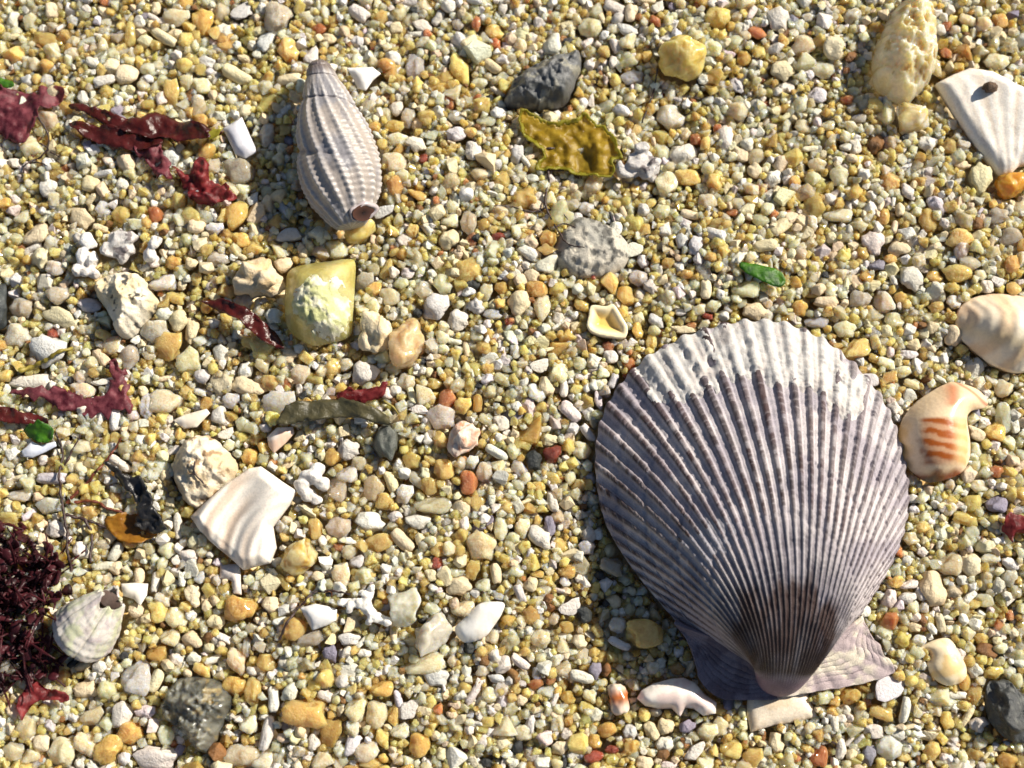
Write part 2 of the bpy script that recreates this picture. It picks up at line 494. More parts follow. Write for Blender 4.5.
# ================================================================= HERO: scallop shell
def build_scallop():
    ucx, ucy = W0(760, 690)
    root = thing('scallop_shell', (float(ucx), float(ucy), 0.0))
    Z0 = 0.10
    U = np.array([779.0, 696.0])
    outl = [(676, 622), (652, 594), (626, 560), (606, 525), (597, 490), (595, 455), (600, 422), (615, 391), (640, 363), (671, 343),
            (706, 329), (750, 321), (788, 325), (821, 340), (851, 362), (876, 390), (894, 425), (904, 462), (908, 497), (903, 532),
            (890, 566), (874, 594), (858, 618)]
    NR = 43
    na, ns = NR * 11 + 1, 400
    E = catmull(outl, 1200)
    arc = np.linspace(-1, 1, 1200)
    a = np.linspace(-1, 1, na)
    # ribs are wider on the left and crowd together on the right
    aw = 0.82 * a + 0.18 * np.sin(np.pi / 2 * a) + 0.06 * (1 - a ** 2)
    Ex = np.interp(aw, arc, E[:, 0]); Ey = np.interp(aw, arc, E[:, 1])
    # scalloped margin
    rphase = (a + 1) / 2 * NR
    ribp = 0.5 - 0.5 * np.cos(2 * np.pi * rphase)
    L = np.hypot(Ex - U[0], Ey - U[1])
    Ex = U[0] + (Ex - U[0]) * (1 + 0.008 * (ribp - 0.5)); Ey = U[1] + (Ey - U[1]) * (1 + 0.008 * (ribp - 0.5))
    ang0 = np.radians(90 - 2) - a * np.radians(np.where(a < 0, 50.0, 43.0))
    Cx = U[0] + np.cos(ang0) * L * 0.48; Cy = U[1] - np.sin(ang0) * L * 0.48
    s = np.linspace(0, 1, ns) ** 0.9
    S, A = np.meshgrid(s, a, indexing='ij')
    ba = a * np.radians(105)
    Ux, Uy = 779 + 25 * np.sin(ba), 673 + 24 * np.cos(ba)      # blunt rounded beak
    X = (1 - S) ** 2 * Ux[None] + 2 * S * (1 - S) * Cx[None] + S ** 2 * Ex[None]
    Y = (1 - S) ** 2 * Uy[None] + 2 * S * (1 - S) * Cy[None] + S ** 2 * Ey[None]
    H = 1.02
    g = np.sin(np.pi * np.clip(S, 0, 1) ** 0.66) ** 0.9
    arch = np.clip(1 - np.abs(A) ** 2.3, 0, 1) ** 0.62
    Z = H * g * arch
    # ribs, growth steps, scales
    wob = 0.25 * vnoise(A * 6, S * 5, 0, 3)
    ph = (A + 1) / 2 * NR + 0.06 * vnoise(A * 14, S * 4, 0, 5)
    fr = np.abs((ph % 1.0) - 0.5) * 2                      # 0 at rib centre, 1 at groove
    nb = 1 - sstep(0.30, 0.50, S)
    ridge = 1 - sstep(0.20 - 0.19 * nb, 0.64 - 0.30 * nb, fr)
    amp = (0.050 * S ** 0.85 + 0.004) * sstep(0, 0.1, S) * (1 - sstep(0.70, 0.93, np.abs(A)) * (1 - 0.7 * sstep(.55, .9, S)))
    thread = np.exp(-((fr - 1) / 0.10) ** 2)                # fine riblet in each groove
    gl = S * 54 + wob * 2 + 1.5 * fbm(A * 3, S * 7, 0, 9)
    scale_saw = (gl % 1.0)
    scales = np.where(scale_saw < 0.7, scale_saw / 0.7, (1 - scale_saw) / 0.3)
    rnd = 0.5 + 0.5 * vnoise(np.floor(ph) * 3.1, gl * 0.9, 0, 12)
    steps = sum(0.012 * sstep(c - 0.006, c + 0.012, S) for c in ()) if False else 0
    Z = Z + amp * ridge + amp * 0.22 * thread * sstep(0.2, 0.5, S) + amp * 0.26 * ridge * sstep(0, 1, scales) * rnd + 0.07 * amp * scales * (1 - ridge)
    for c, w in ((0.47, .012), (0.63, .014), (0.79, .016), (0.91, .012)):    # growth rests
        cc = c + 0.012 * fbm(A * 5, 0 * A, c * 9, 21)
        Z = Z - w * np.exp(-((S - cc) / 0.009) ** 2)
    Z = Z + 0.010 * fbm(X * 0.06, Y * 0.06, 0, 31) * sstep(0.05, 0.3, S)
    wx, wy = W0(X, Y)
    rim = 0.02
    Zw = Z0 + rim + Z
    # colour
    lil = srgb((168, 161, 170)); pale = srgb((198, 191, 194)); rib = srgb((74, 52, 54)); ribd = srgb((54, 37, 39))
    blo = fbm(X * 0.025, Y * 0.025, 0, 41)
    t1 = sstep(-0.4, 0.5, blo + 0.5 * (X - 750) / 150)
    ground = lil[None, None] * (1 - t1[..., None]) + pale[None, None] * t1[..., None]
    barr = 0.5 + 0.5 * sstep(0.1, 0.6, rnd * 0.7 + 0.5 * fbm(A * 30, gl * 0.8, 0, 44) + 0.25)
    top_ = 1 - sstep(0.30, 0.48, fr)
    inv = 1 - sstep(0.34, 0.52, S + 0.05 * fbm(A * 4, S * 3, 0, 46))
    rm = top_ * (1 - inv) * barr * (0.95 - 0.35 * sstep(800, 890, X))
    fade = 0.92 + 0.16 * fbm(X * 0.05, Y * 0.03, 0, 47)
    rm = np.clip(rm * fade, 0, 1)
    tt = sstep(-0.3, 0.4, fbm(X * 0.03, Y * 0.03, 0, 49))
    ribc = rib[None, None] * (1 - tt[..., None]) + ribd[None, None] * tt[..., None]
    col = ground * (1 - rm[..., None]) + ribc * rm[..., None]
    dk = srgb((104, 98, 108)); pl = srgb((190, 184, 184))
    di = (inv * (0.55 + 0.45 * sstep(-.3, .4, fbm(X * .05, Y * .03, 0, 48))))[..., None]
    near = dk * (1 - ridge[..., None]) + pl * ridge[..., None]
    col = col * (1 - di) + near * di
    line = (sstep(.35, .0, scales) * (0.5 + 0.5 * vnoise(A * 40, gl, 0, 43)))[..., None] * 0.5                       # pale growth threads
    col = col * (1 - line) + pale[None, None] * line * 0.9 + col * line * 0.1
    # brown patch behind the beak
    ub = sstep(0.045, 0.08, S) * (1 - sstep(0.28, 0.33, S + 0.03 * fbm(A * 9, S * 3, 0, 51))) * (1 - sstep(0.62, 0.80, np.abs(A + 0.10) + 0.05 * fbm(A * 6, S * 9, 0, 55)))
    ub = ub * (1 - 0.35 * (1 - sstep(0.0, 0.25, fr)))
    brown = srgb((62, 38, 29))
    edge = np.clip(ub * (0.85 + 0.3 * vnoise(X * 0.2, Y * 0.05, 0, 53)), 0, 0.92)
    col = col * (1 - edge[..., None]) + brown * edge[..., None]
    tip = 1 - sstep(0.03, 0.075, S)
    purp = srgb((136, 114, 132))
    col = col * (1 - tip[..., None]) + purp * tip[..., None]
    col = col * (0.86 + 0.22 * (0.5 + 0.5 * fbm(X * 0.15, Y * 0.15, 0, 57)))[..., None]
    # pits
    F = grid_faces(ns, na)
    V = np.stack([wx.ravel(), wy.ravel(), Zw.ravel()], 1)
    cxw, cyw = W0(755, 505)
    rings = []; cring = []
    for k_, (sh_, dz_) in enumerate(((0.004, 0.05), (0.03, 0.055), (0.10, -0.01))):      # lip: edge thickness and inner face
        ex_ = wx[-1] + (cxw - wx[-1]) * sh_; ey_ = wy[-1] + (cyw - wy[-1]) * sh_
        rings.append(np.stack([ex_, ey_, Zw[-1] - dz_], 1)); cring.append(col[-1])
    base_i = (ns - 1) * na
    for k_ in range(3):
        nxt = ns * na + k_ * na
        F += [(base_i + j, base_i + j + 1, nxt + j + 1, nxt + j) for j in range(na - 1)]
        base_i = nxt
    o = mesh_obj('fan', np.vstack([V] + rings), F, M['scallop'], root, cols=np.vstack([col.reshape(-1, 3)] + cring))
    # white encrusting growths: proud of the shell where the mask is high
    def ell(cx, cy, rx, ry, rot=0):
        c, s_ = math.cos(math.radians(rot)), math.sin(math.radians(rot))
        dx, dy = X - cx, Y - cy
        return 1 - np.sqrt(((dx * c - dy * s_) / rx) ** 2 + ((dx * s_ + dy * c) / ry) ** 2)
    m = np.maximum.reduce([ell(684, 366, 54, 42, 22), ell(735, 352, 40, 40), ell(775, 352, 42, 46), ell(812, 362, 36, 42, -20), ell(845, 398, 27, 34, -40), ell(655, 362, 22, 20, 30)])
    m = m * 1.35 + 0.02 + 0.16 * fbm(X * 0.06, Y * 0.06, 0, 61) + 0.07 * fbm(X * 0.25, Y * 0.05, 0, 63)
    # rib crests stick out of the crust in places
    crest = ridge * 1.1 * sstep(0.02, 0.3, fbm(X * 0.075, Y * 0.075, 0, 65, 2))
    m = m - crest * 0.55 * sstep(0.0, 0.25, 0.55 - m)
    for kx, ky in ((684, 357), (692, 371), (707, 364), (744, 347), (862, 405), (850, 396), (700, 384)):      # rib knobs left bare
        m = m - 0.9 * np.exp(-(((X - kx) / 4.5) ** 2 + ((Y - ky) / 7.0) ** 2))
    th = np.clip(m - 0.10, -0.2, 0.6)
    Zc = Z0 + rim + (Z - amp * ridge * 0.45 * sstep(0.0, 0.3, th)) + 0.10 * th + 0.011 * fbm(X * 0.10, Y * 0.10, 0, 67, 5, .55) * sstep(0, .1, th) - 0.004
    ids = np.arange(ns * na).reshape(ns, na)
    keep = (th > -0.06)
    fk = keep[:-1, :-1] & keep[1:, :-1] & keep[:-1, 1:] & keep[1:, 1:]
    ii, jj = np.nonzero(fk)
    quads = np.stack([ids[ii, jj], ids[ii, jj + 1], ids[ii + 1, jj + 1], ids[ii + 1, jj]], 1)
    used, inv = np.unique(quads.ravel(), return_inverse=True)
    VC = np.stack([wx.ravel(), wy.ravel(), Zc.ravel()], 1)[used]
    cc = np.tile(srgb((198, 195, 192)), (len(used), 1))
    stain = sstep(0.1, 0.7, fbm(X * 0.09, Y * 0.09, 0, 71)).ravel()[used] * 0.4
    cc = cc * (1 - stain[:, None]) + srgb((182, 168, 162)) * stain[:, None]
    c = mesh_obj('white_crust', VC, inv.reshape(-1, 4), M['crust'], root, cols=cc)
    c['label'] = 'white encrusting growth along the outer rim'
    # thin bluish worn scab on the shaded flank
    m2 = ell(694, 548, 40, 30, 35) + 0.25 * fbm(X * 0.08, Y * 0.08, 0, 75) - 0.15 - ridge * 0.3
    th2 = np.clip(m2, -0.2, 0.4)
    Zs = Z0 + rim + Z + 0.05 * th2 - 0.003
    keep = th2 > -0.05
    fk = keep[:-1, :-1] & keep[1:, :-1] & keep[:-1, 1:] & keep[1:, 1:]
    ii, jj = np.nonzero(fk)
    quads = np.stack([ids[ii, jj], ids[ii, jj + 1], ids[ii + 1, jj + 1], ids[ii + 1, jj]], 1)
    used, inv = np.unique(quads.ravel(), return_inverse=True)
    VC = np.stack([wx.ravel(), wy.ravel(), Zs.ravel()], 1)[used]
    c = mesh_obj('pale_scab', VC, inv.reshape(-1, 4), M['crust'], root, cols=np.tile(srgb((156, 153, 160)), (len(used), 1)))
    c['label'] = 'thin pale worn patch low on the shaded side'
    # ears
    def ear(sign, outer, z_in, z_out, c1, c2, seed):
        aidx = 2 if sign < 0 else na - 3
        n, k = 90, 50
        fl = np.stack([X[:, aidx], Y[:, aidx]], 1)
        t = np.linspace(0.0, 1, n)
        inn = np.stack([np.interp(t, s, fl[:, 0]), np.interp(t, s, fl[:, 1])], 1)
        ctr = np.array([765.0, 610.0])
        inn = inn + (ctr - inn) / np.linalg.norm(ctr - inn, axis=1)[:, None] * 9 * np.sin(np.pi * np.clip(t, 0, 1))[:, None]
        out = catmull(outer, n)
        w = np.linspace(0, 1, k)
        G = inn[:, None] * (1 - w)[None, :, None] + out[:, None] * w[None, :, None]
        T_, Wg = np.meshgrid(t, w, indexing='ij')
        z = z_in * (1 - Wg) + z_out * Wg - 0.05 * np.sin(np.pi * Wg) + 0.006 * np.sin(Wg * 52 + 4 * vnoise(T_ * 4, Wg * 3, 0, seed)) * np.sin(np.pi * np.clip(Wg, .1, .95)) + 0.007 * np.sin(T_ * 58 + 1.2 * vnoise(T_ * 7, Wg * 2, 0, seed + 9)) * Wg
        z = z + 0.003 * fbm(G[..., 0] * .2, G[..., 1] * .2, 0, seed + 2, 5, .6)
        ex, ey = W0(G[..., 0], G[..., 1])
        tc = sstep(-0.4, 0.5, fbm(G[..., 0] * .07, G[..., 1] * .07, 0, seed + 4))[..., None]
        cl = srgb(c1) * (1 - tc) + srgb(c2) * tc
        f = grid_faces(n, k)
        if sign > 0: f = [q[::-1] for q in f]
        e = mesh_obj('ear', np.stack([ex.ravel(), ey.ravel(), z.ravel()], 1), f, M['scallop'], root, cols=cl.reshape(-1, 3))
        md = e.modifiers.new('thickness', 'SOLIDIFY'); md.thickness = 0.05; md.offset = -1
        return e
    ear(-1, [(777, 699), (752, 700), (724, 699), (710, 692), (700, 680), (692, 655), (683, 632), (678, 622)], 0.26, 0.12, (132, 120, 130), (106, 92, 102), 81)['label'] = 'dusky purple ear at the lower left of the fan'
    ear(1, [(781, 698), (815, 692), (850, 686), (893, 673), (884, 655), (872, 636), (862, 622), (858, 617)], 0.22, 0.10, (222, 212, 194), (182, 166, 168), 91)['label'] = 'pale weathered ear at the lower right of the fan'
    tag(root, 'large ribbed purple grey scallop shell with white crust along its rim', 'shell', land=(755, 510, 'the large scallop shell', 170))
build_scallop()

# ================================================================= spindle-shaped snail shell
def build_snail():
    A0, B0 = np.array([318.0, 62.0]), np.array([351.5, 229.0])
    ax, ay = W0(A0[0], A0[1], 0.36); bx, by = W0(B0[0], B0[1], 0.27)
    lz = float(lv((ax + bx) / 2, (ay + by) / 2))
    a3, b3 = np.array([ax, ay, 0.36 + lz]), np.array([bx, by, 0.27 + lz])
    mid = (a3 + b3) / 2
    root = thing('spindle_shell', (mid[0], mid[1], 0.0))
    axis = b3 - a3; Ln = np.linalg.norm(axis); axis /= Ln
    side = np.cross(axis, [0, 0, 1]); side /= np.linalg.norm(side); upv = np.cross(side, axis); SG = 1 if side[0] > 0 else -1
    prof = np.array([(0, 0), (.008, 7), (.03, 11.5), (.07, 14.5), (.12, 18), (.2, 23.5), (.3, 30), (.4, 35.5), (.5, 39.5), (.6, 42), (.68, 42.5), (.76, 40.5), (.84, 35), (.9, 28), (.95, 22), (.985, 17), (1, 13.5)])
    n, m = 330, 300
    t = np.linspace(0, 1, n)
    R = np.interp(t, prof[:, 0], prof[:, 1])
    ker = np.ones(9) / 9
    Rp = np.concatenate([R[:1].repeat(4), R, R[-1:].repeat(4)]); R2 = np.convolve(Rp, ker, 'valid'); R2[:10] = R[:10]; R = R2 / PX * 0.93
    phi = np.linspace(0, 2 * np.pi, m, endpoint=False)
    T, PHI = np.meshgrid(t, phi, indexing='ij')
    turn = PHI / (2 * np.pi)
    q = np.log(np.clip(T, 0.02, 1) / 0.21) / math.log(2.4) - turn
    fr = q % 1.0; wh = np.floor(q)
    body = sstep(0.56, 0.70, T)
    bul = (np.sin(np.pi * np.clip(fr, 0, 1)) ** 0.55 - 0.75) * (1 - body)
    r = R[:, None] * (1 + 0.10 * bul)
    nrib = 16
    rph = turn * nrib - 2.3 * T ** 1.3 + 0.2 * np.sin(7 * turn)
    rw = 0.5 + 0.5 * np.cos(2 * np.pi * rph)
    ribs = rw ** 2.2
    ribh = (0.030 * sstep(0.05, 0.35, T)) * (1 - 0.55 * sstep(0.80, 0.97, T))
    cords = 0.5 + 0.5 * np.cos(2 * np.pi * (T * 30 + 0.12 * np.sin(2 * np.pi * turn)))
    lat = 0.5 + 0.5 * sstep(-0.3, 0.8, np.cos(PHI) * SG); cords = cords * lat
    r = r + ribh * ribs * (0.75 + 0.35 * cords * sstep(0.3, 0.7, T)) + 0.011 * cords * sstep(0.08, 0.3, T) * (0.45 + 0.55 * ribs)
    r = r - 0.014 * np.exp(-((np.minimum(fr, 1 - fr)) / 0.03) ** 2) * (1 - body) * sstep(.04, .1, T)
    r = r + 0.006 * fbm(np.cos(PHI) * 4, np.sin(PHI) * 4, T * 16, 5)
    r[0] = 0.01; r[-1] = 0.004; r[-2] *= 0.55; r[-3] *= 0.8
    c = np.cos(PHI); s_ = np.sin(PHI)
    P = a3 + axis * (T * Ln)[..., None] + side * (r * c)[..., None] + upv * (r * s_)[..., None]
    base = srgb((136, 134, 139)); white = srgb((206, 202, 200)); tan = srgb((162, 153, 147)); brown = srgb((86, 72, 70))
    bl = sstep(-0.3, 0.4, fbm(np.cos(PHI) * 1.6, np.sin(PHI) * 1.6, T * 5, 8))[..., None]
    col = base * (1 - bl) + tan * bl
    col = col * (1 - (0.72 * ribs * (0.55 + 0.45 * cords))[..., None]) + white * (0.72 * ribs * (0.55 + 0.45 * cords))[..., None]
    ap = (1 - sstep(0.05, 0.13, T))[..., None] * 0.8
    col = col * (1 - ap) + brown * ap
    sut = (np.exp(-((np.minimum(fr, 1 - fr)) / 0.03) ** 2) * (1 - body))[..., None] * 0.3
    col = col * (1 - sut) + srgb((110, 98, 100)) * sut
    V = P.reshape(-1, 3); F = grid_faces(n, m, True)
    mesh_obj('whorls', V, F, M['snail'], root, cols=col.reshape(-1, 3))
    # mouth: lip ring and shallow disc with the hollow's shade painted in, opening towards the lower right
    ctr = a3 + axis * (Ln * 0.965) + side * (-0.015) + upv * 0.10
    sgn = 1 if side[0] > 0 else -1
    ctr = a3 + axis * (Ln * 0.945) + side * sgn * 0.19 + upv * 0.20
    nrm = axis * 0.62 + side * sgn * 0.42 + upv * 0.66; nrm /= np.linalg.norm(nrm)
    e1 = np.cross(nrm, axis); e1 /= np.linalg.norm(e1); e2 = np.cross(nrm, e1)
    u = np.linspace(0, 2 * np.pi, 64, endpoint=False); w = np.linspace(0, 2 * np.pi, 14, endpoint=False)
    Ug, Wg = np.meshgrid(u, w, indexing='ij')
    rr = 0.128 + 0.018 * np.sin(2 * Ug + .6) + 0.01 * np.sin(5 * Ug); th = 0.026 + 0.014 * np.sin(Ug + 1)
    dirr = e1 * np.cos(Ug)[..., None] * 1.2 + e2 * np.sin(Ug)[..., None] * 0.85
    LP = ctr + dirr * (rr + th * np.cos(Wg))[..., None] + nrm * (th * np.sin(Wg) * 1.3)[..., None]
    lf = []
    for i in range(64):
        for j in range(14): lf.append((i * 14 + j, ((i + 1) % 64) * 14 + j, ((i + 1) % 64) * 14 + (j + 1) % 14, i * 14 + (j + 1) % 14))
    mesh_obj('aperture_lip', LP.reshape(-1, 3), lf, M['shell'], root, cols=np.tile(srgb((176, 166, 168)), (64 * 14, 1)))
    k = 10
    hv = []
    for i in range(k):
        f_ = i / (k - 1)
        for uu in u: hv.append(ctr + (e1 * math.cos(uu) * 1.2 + e2 * math.sin(uu) * 0.85) * 0.130 * (1 - f_ * 0.999) + nrm * (0.036 - 0.006 * f_))
    hc = np.repeat(np.array([srgb((88, 58, 46)) * (1 - i / k) + srgb((16, 10, 8)) * (i / k) for i in range(k)]), 64, 0)
    mesh_obj('aperture_shade', np.array(hv), [q_[::-1] for q_ in grid_faces(k, 64, True)], M['shell'], root, cols=hc)
    tag(root, 'pale grey spindle shaped snail shell with beaded ribs, lying on its side', 'shell', land=(340, 145, 'the grey spindle shell', 75))
build_snail()

# ================================================================= other shells and shell pieces
def t3(off, pts): return [(off[0] + x / 3.0, off[1] + y / 3.0) for x, y in pts]

def dome(h, rim=0.12, flat=0.35):
    return lambda x, y, d: h * (1 - np.clip(1 - d / flat, 0, 1) ** 2) ** 0.5

# banded comma-shaped fragment
def build_banded():
    out = t3((768, 256), [(553, 378), (598, 388), (632, 404), (658, 434), (650, 455), (612, 464), (597, 484), (600, 520), (606, 562), (603, 610), (580, 650), (532, 672), (480, 678), (440, 655), (410, 620), (395, 582), (390, 542), (400, 500), (420, 465), (455, 430), (500, 400), (532, 384)])
    def cf(x, y, d):
        zx, zy = (x - 768) * 3, (y - 256) * 3
        nz = fbm(x * .12, y * .12, 0, 3)
        c = np.tile(srgb((234, 208, 172)), (len(x), 1))
        yel = sstep(430, 395, zx + 8 * nz) * sstep(480, 520, zy)
        c = c * (1 - 0.7 * yel[:, None]) + srgb((226, 178, 92)) * 0.7 * yel[:, None]
        reg = sstep(435, 460, zx + 10 * nz) * sstep(598, 585, zx) * sstep(488, 500, zy) * sstep(640, 620, zy)
        stripe = sstep(.1, .8, 0.5 + 0.5 * np.cos((zy - 508 - 0.16 * (zx - 500) + 5 * nz) / 33.0 * 2 * np.pi))
        m = reg * (0.58 + 0.42 * stripe) * (1 - 0.4 * sstep(520, 560, zx))
        cc = lerp(srgb((160, 84, 26)), srgb((214, 150, 60)), sstep(520, 570, zx))
        c = c * (1 - m[:, None]) + cc * m[:, None]
        bt = sstep(640, 662, zy + 6 * nz + 0.05 * (zx - 500))
        c = c * (1 - bt[:, None]) + srgb((138, 66, 38)) * bt[:, None]
        bt2 = sstep(655, 672, zy + 6 * nz) * sstep(540, 480, zx)
        c = c * (1 - bt2[:, None]) + srgb((62, 34, 40)) * bt2[:, None]
        st = np.exp(-((zx - 540 + 0.15 * (zy - 420)) / 22) ** 2) * sstep(470, 450, zy) * sstep(370, 400, zy) * 0.75
        c = c * (1 - st[:, None]) + srgb((196, 110, 66)) * st[:, None]
        ed = sstep(12, 0, np.abs(zy - 0.9 * (zx - 560) - 375 + 0.0015 * (zx - 560) ** 2)) * (zx > 555) * 0.7
        c = c * (1 - ed[:, None]) + srgb((160, 76, 40)) * ed[:, None]
        return c
    o = slab('banded_shell_fragment', out, M['shell'], cf, lambda x, y, d: 0.34 * (1 - np.clip(1 - d / 0.45, 0, 1) ** 2.2) ** 0.55 + 0.05,
             lambda x, y, d: -0.1 * np.clip(d / .2, 0, 1), 1.4, z0=0.08, smooth_n=120, relax=60)
    tag(o, 'comma shaped cream shell fragment with orange bands beside the scallop', 'shell fragment', land=(936, 432, 'the orange banded shell piece', 40))
build_banded()

# cream bivalve at the right edge
def build_bivalve():
    out = [(957, 322), (960, 308), (972, 298), (992, 293), (1015, 294), (1040, 300), (1056, 318), (1058, 340), (1046, 362), (1022, 372), (998, 366), (978, 352), (963, 338)]
    def cf(x, y, d):
        r = np.hypot((x - 962) , (y - 318))
        w = sstep(0.2, 0.9, 0.5 + 0.5 * np.sin(r / 4.6 + 1.2 * fbm(x * .03, y * .03, 0, 2)))
        c = lerp(srgb((240, 228, 204)), srgb((214, 178, 132)), w * 0.6)
        p = np.exp(-((y - 340 - 0.35 * (x - 990)) / 7) ** 2) * 0.5
        c = c * (1 - p[:, None]) + srgb((232, 206, 150)) * p[:, None]
        pk = sstep(340, 298, y) * 0.35
        return c * (1 - pk[:, None]) + srgb((230, 190, 160)) * pk[:, None]
    def tp(x, y, d):
        r = np.hypot((x - 962), (y - 318))
        return 0.46 * (1 - np.clip(1 - d / 0.5, 0, 1) ** 2) ** 0.5 + 0.006 * np.sin(r / 3.1) + 0.05
    o = slab('bivalve_shell', out, M['shell'], cf, tp, lambda x, y, d: -0.05 + 0 * x, 1.8, z0=0.03, smooth_n=110, relax=140,
             post=lambda x, y, d: (0.006 * np.sin(np.hypot(x - 955, y - 318) / 2.1 + 2 * fbm(x * .02, y * .02, 0, 3)) + 0.004 * fbm(x * .1, y * .1, 0, 6)) * np.clip(d / .06, 0, 1))
    tag(o, 'smooth cream domed clam shell cut off by the right edge', 'shell', land=(1000, 332, 'the cream clam shell', 45))
build_bivalve()

# white ribbed fan fragment, top right
def build_fanfrag():
    out = [(936, 84), (952, 76), (968, 70), (990, 74), (1012, 86), (1035, 96), (1060, 112), (1052, 140), (1034, 162), (1019, 166), (1012, 173), (1002, 175), (984, 154), (962, 124)]
    ap = np.array([1012, 205.0])
    def tp(x, y, d):
        an = np.arctan2(ap[1] - y, x - ap[0])
        return 0.10 * np.clip(d / .1, 0, 1) ** .5 + 0.003 * np.cos(an * 42) * np.clip(d / .08, 0, 1) + 0.01 * fbm(x * .05, y * .05, 0, 2)
    def cf(x, y, d):
        an = np.arctan2(ap[1] - y, x - ap[0])
        w = 0.5 + 0.5 * np.cos(an * 42)
        c = lerp(srgb((232, 216, 196)), srgb((244, 240, 232)), 0.5 + 0.5 * w)
        b = sstep(0.2, 0.6, fbm(np.cos(an) * 30, np.sin(an) * 30, y * .01, 6)) * 0.3
        return c * (1 - b[:, None]) + srgb((214, 184, 150)) * b[:, None]
    o = slab('fan_shell_fragment', out, M['matte'], cf, tp, lambda x, y, d: -0.09 + 0 * x, 1.8, z0=0.13, tilt=(0.10, 0.12))
    tag(o, 'white wedge of ribbed fan shell at the top right edge', 'shell fragment', land=(985, 120, 'the white fan shell wedge', 50))
build_fanfrag()

def build_shell_piece():
    out = [(191, 517), (205, 503), (228, 484), (250, 469), (262, 467), (272, 474), (283, 482), (297, 491), (290, 505), (273, 527), (276, 548), (270, 563), (257, 566), (243, 570), (230, 558), (213, 544), (200, 531)]
    ap = np.array([262, 640.0])
    def cf(x, y, d):
        rr = np.hypot(x - 300, y - 560) + 5 * fbm(x * .02, y * .02, 0, 4)
        w = sstep(0.1, 0.9, 0.5 + 0.5 * np.sin(rr / 3.6))
        c = lerp(srgb((240, 232, 220)), srgb((186, 156, 128)), w * 0.6 * sstep(268, 235, x))
        return c
    def tp(x, y, d):
        rr = np.hypot(x - 300, y - 560)
        fold = 0.055 * np.sin((x - 250 + 0.35 * (y - 520)) / 10.5)
        return 0.12 * np.clip(d / .12, 0, 1) ** .5 + fold * np.clip(d / .1, 0, 1) + 0.008 * np.sin(rr / 1.8)
    o = slab('shell_fragment', out, M['matte'], cf, tp, lambda x, y, d: -0.08 + 0 * x, 1.6, z0=0.14, tilt=(0.0, 0.08))
    tag(o, 'broad white shell fragment with brown growth lines below the rough white stone', 'shell fragment', land=(245, 518, 'the broad white shell fragment', 50))
build_shell_piece()

def simple_shard(pts, c1, c2, label, cat='shell fragment', name='shell_fragment', th=0.10, z0=0.08, mat='shell', tilt=(0, 0), land=None, dm=0.05, seed=3, sn=None, group=None):
    def tp(x, y, d): return th * 0.5 * np.clip(d / .05, 0, 1) ** .5 + dm * np.clip(d / .25, 0, 1) + 0.006 * fbm(x * .12, y * .12, 0, seed)
    o = slab(name, pts, M[mat], two(c1, c2, 0.06, seed), tp, lambda x, y, d: -th * 0.6 * np.clip(d / .04, 0.3, 1), 1.6, z0=z0, tilt=tilt, smooth_n=sn, relax=6)
    tag(o, label, cat, group, land)
    return o

simple_shard(t3((512, 512), [(375, 560), (390, 535), (425, 515), (480, 500), (515, 497), (550, 512), (580, 548), (615, 572), (612, 605), (575, 612), (545, 590), (520, 588), (505, 615), (480, 590), (440, 590), (400, 582)]),
             (240, 232, 222), (228, 208, 200), 'glossy white curved shell fragment tucked under the scallop\'s left ear', th=0.16, z0=0.10, dm=0.10, land=(678, 697, 'the glossy curved shell piece', 35))
simple_shard([(749, 690), (778, 684), (806, 688), (819, 717), (800, 722), (775, 726), (752, 733), (748, 715)], (236, 222, 200), (220, 200, 172),
             'cream flat shell fragment sticking out below the scallop\'s beak', th=0.09, z0=0.0, mat='matte', land=(783, 714, 'the cream piece below the beak', 30))
simple_shard(t3((256, 512), [(596, 350), (625, 318), (650, 292), (680, 272), (742, 272), (738, 305), (712, 345), (690, 372), (650, 390), (618, 388)]), (244, 241, 234), (238, 232, 220),
             'bright white blade shaped shell fragment in the lower middle', th=0.14, z0=0.12, dm=0.08, tilt=(0.08, 0.1), land=(480, 622, 'the bright white blade shaped shell piece', 30), sn=60)
simple_shard(t3((256, 512), [(135, 288), (180, 275), (215, 282), (245, 292), (243, 325), (215, 340), (172, 355), (158, 330)]), (238, 237, 234), (226, 224, 222),
             'small white shell chip left of the white branching coral', th=0.13, z0=0.1, dm=0.06, land=(320, 615, 'the white chip by the branching coral', 25))
simple_shard(t3((0, 512), [(360, 215), (400, 212), (442, 215), (438, 250), (418, 282), (400, 262), (368, 252)]), (242, 240, 232), (232, 226, 214),
             'white three cornered shell chip touching the barnacle', th=0.1, z0=0.1, dm=0.05)
simple_shard(t3((0, 512), [(655, 155), (715, 155), (720, 248), (695, 245), (690, 205), (655, 198)]), (236, 230, 222), (212, 202, 194),
             'white stepped shell chip below the broad white fragment', th=0.1, z0=0.06, mat='matte')
simple_shard(t3((0, 0), [(668, 385), (725, 350), (765, 440), (768, 455), (735, 475), (705, 462)]), (226, 226, 230), (208, 208, 216),
             'bluish white slab shaped shell chip left of the spindle shell', th=0.14, z0=0.1, dm=0.05, land=(240, 137, 'the bluish slab left of the spindle', 28))
simple_shard(t3((256, 0), [(272, 205), (305, 205), (350, 205), (375, 225), (350, 245), (330, 272), (305, 265), (290, 235)]), (250, 248, 244), (240, 236, 228),
             'bright white triangular shell chip right of the spindle shell tip', th=0.1, z0=0.12, dm=0.06, tilt=(0.1, 0.1), land=(364, 78, 'the bright white triangular chip', 25))
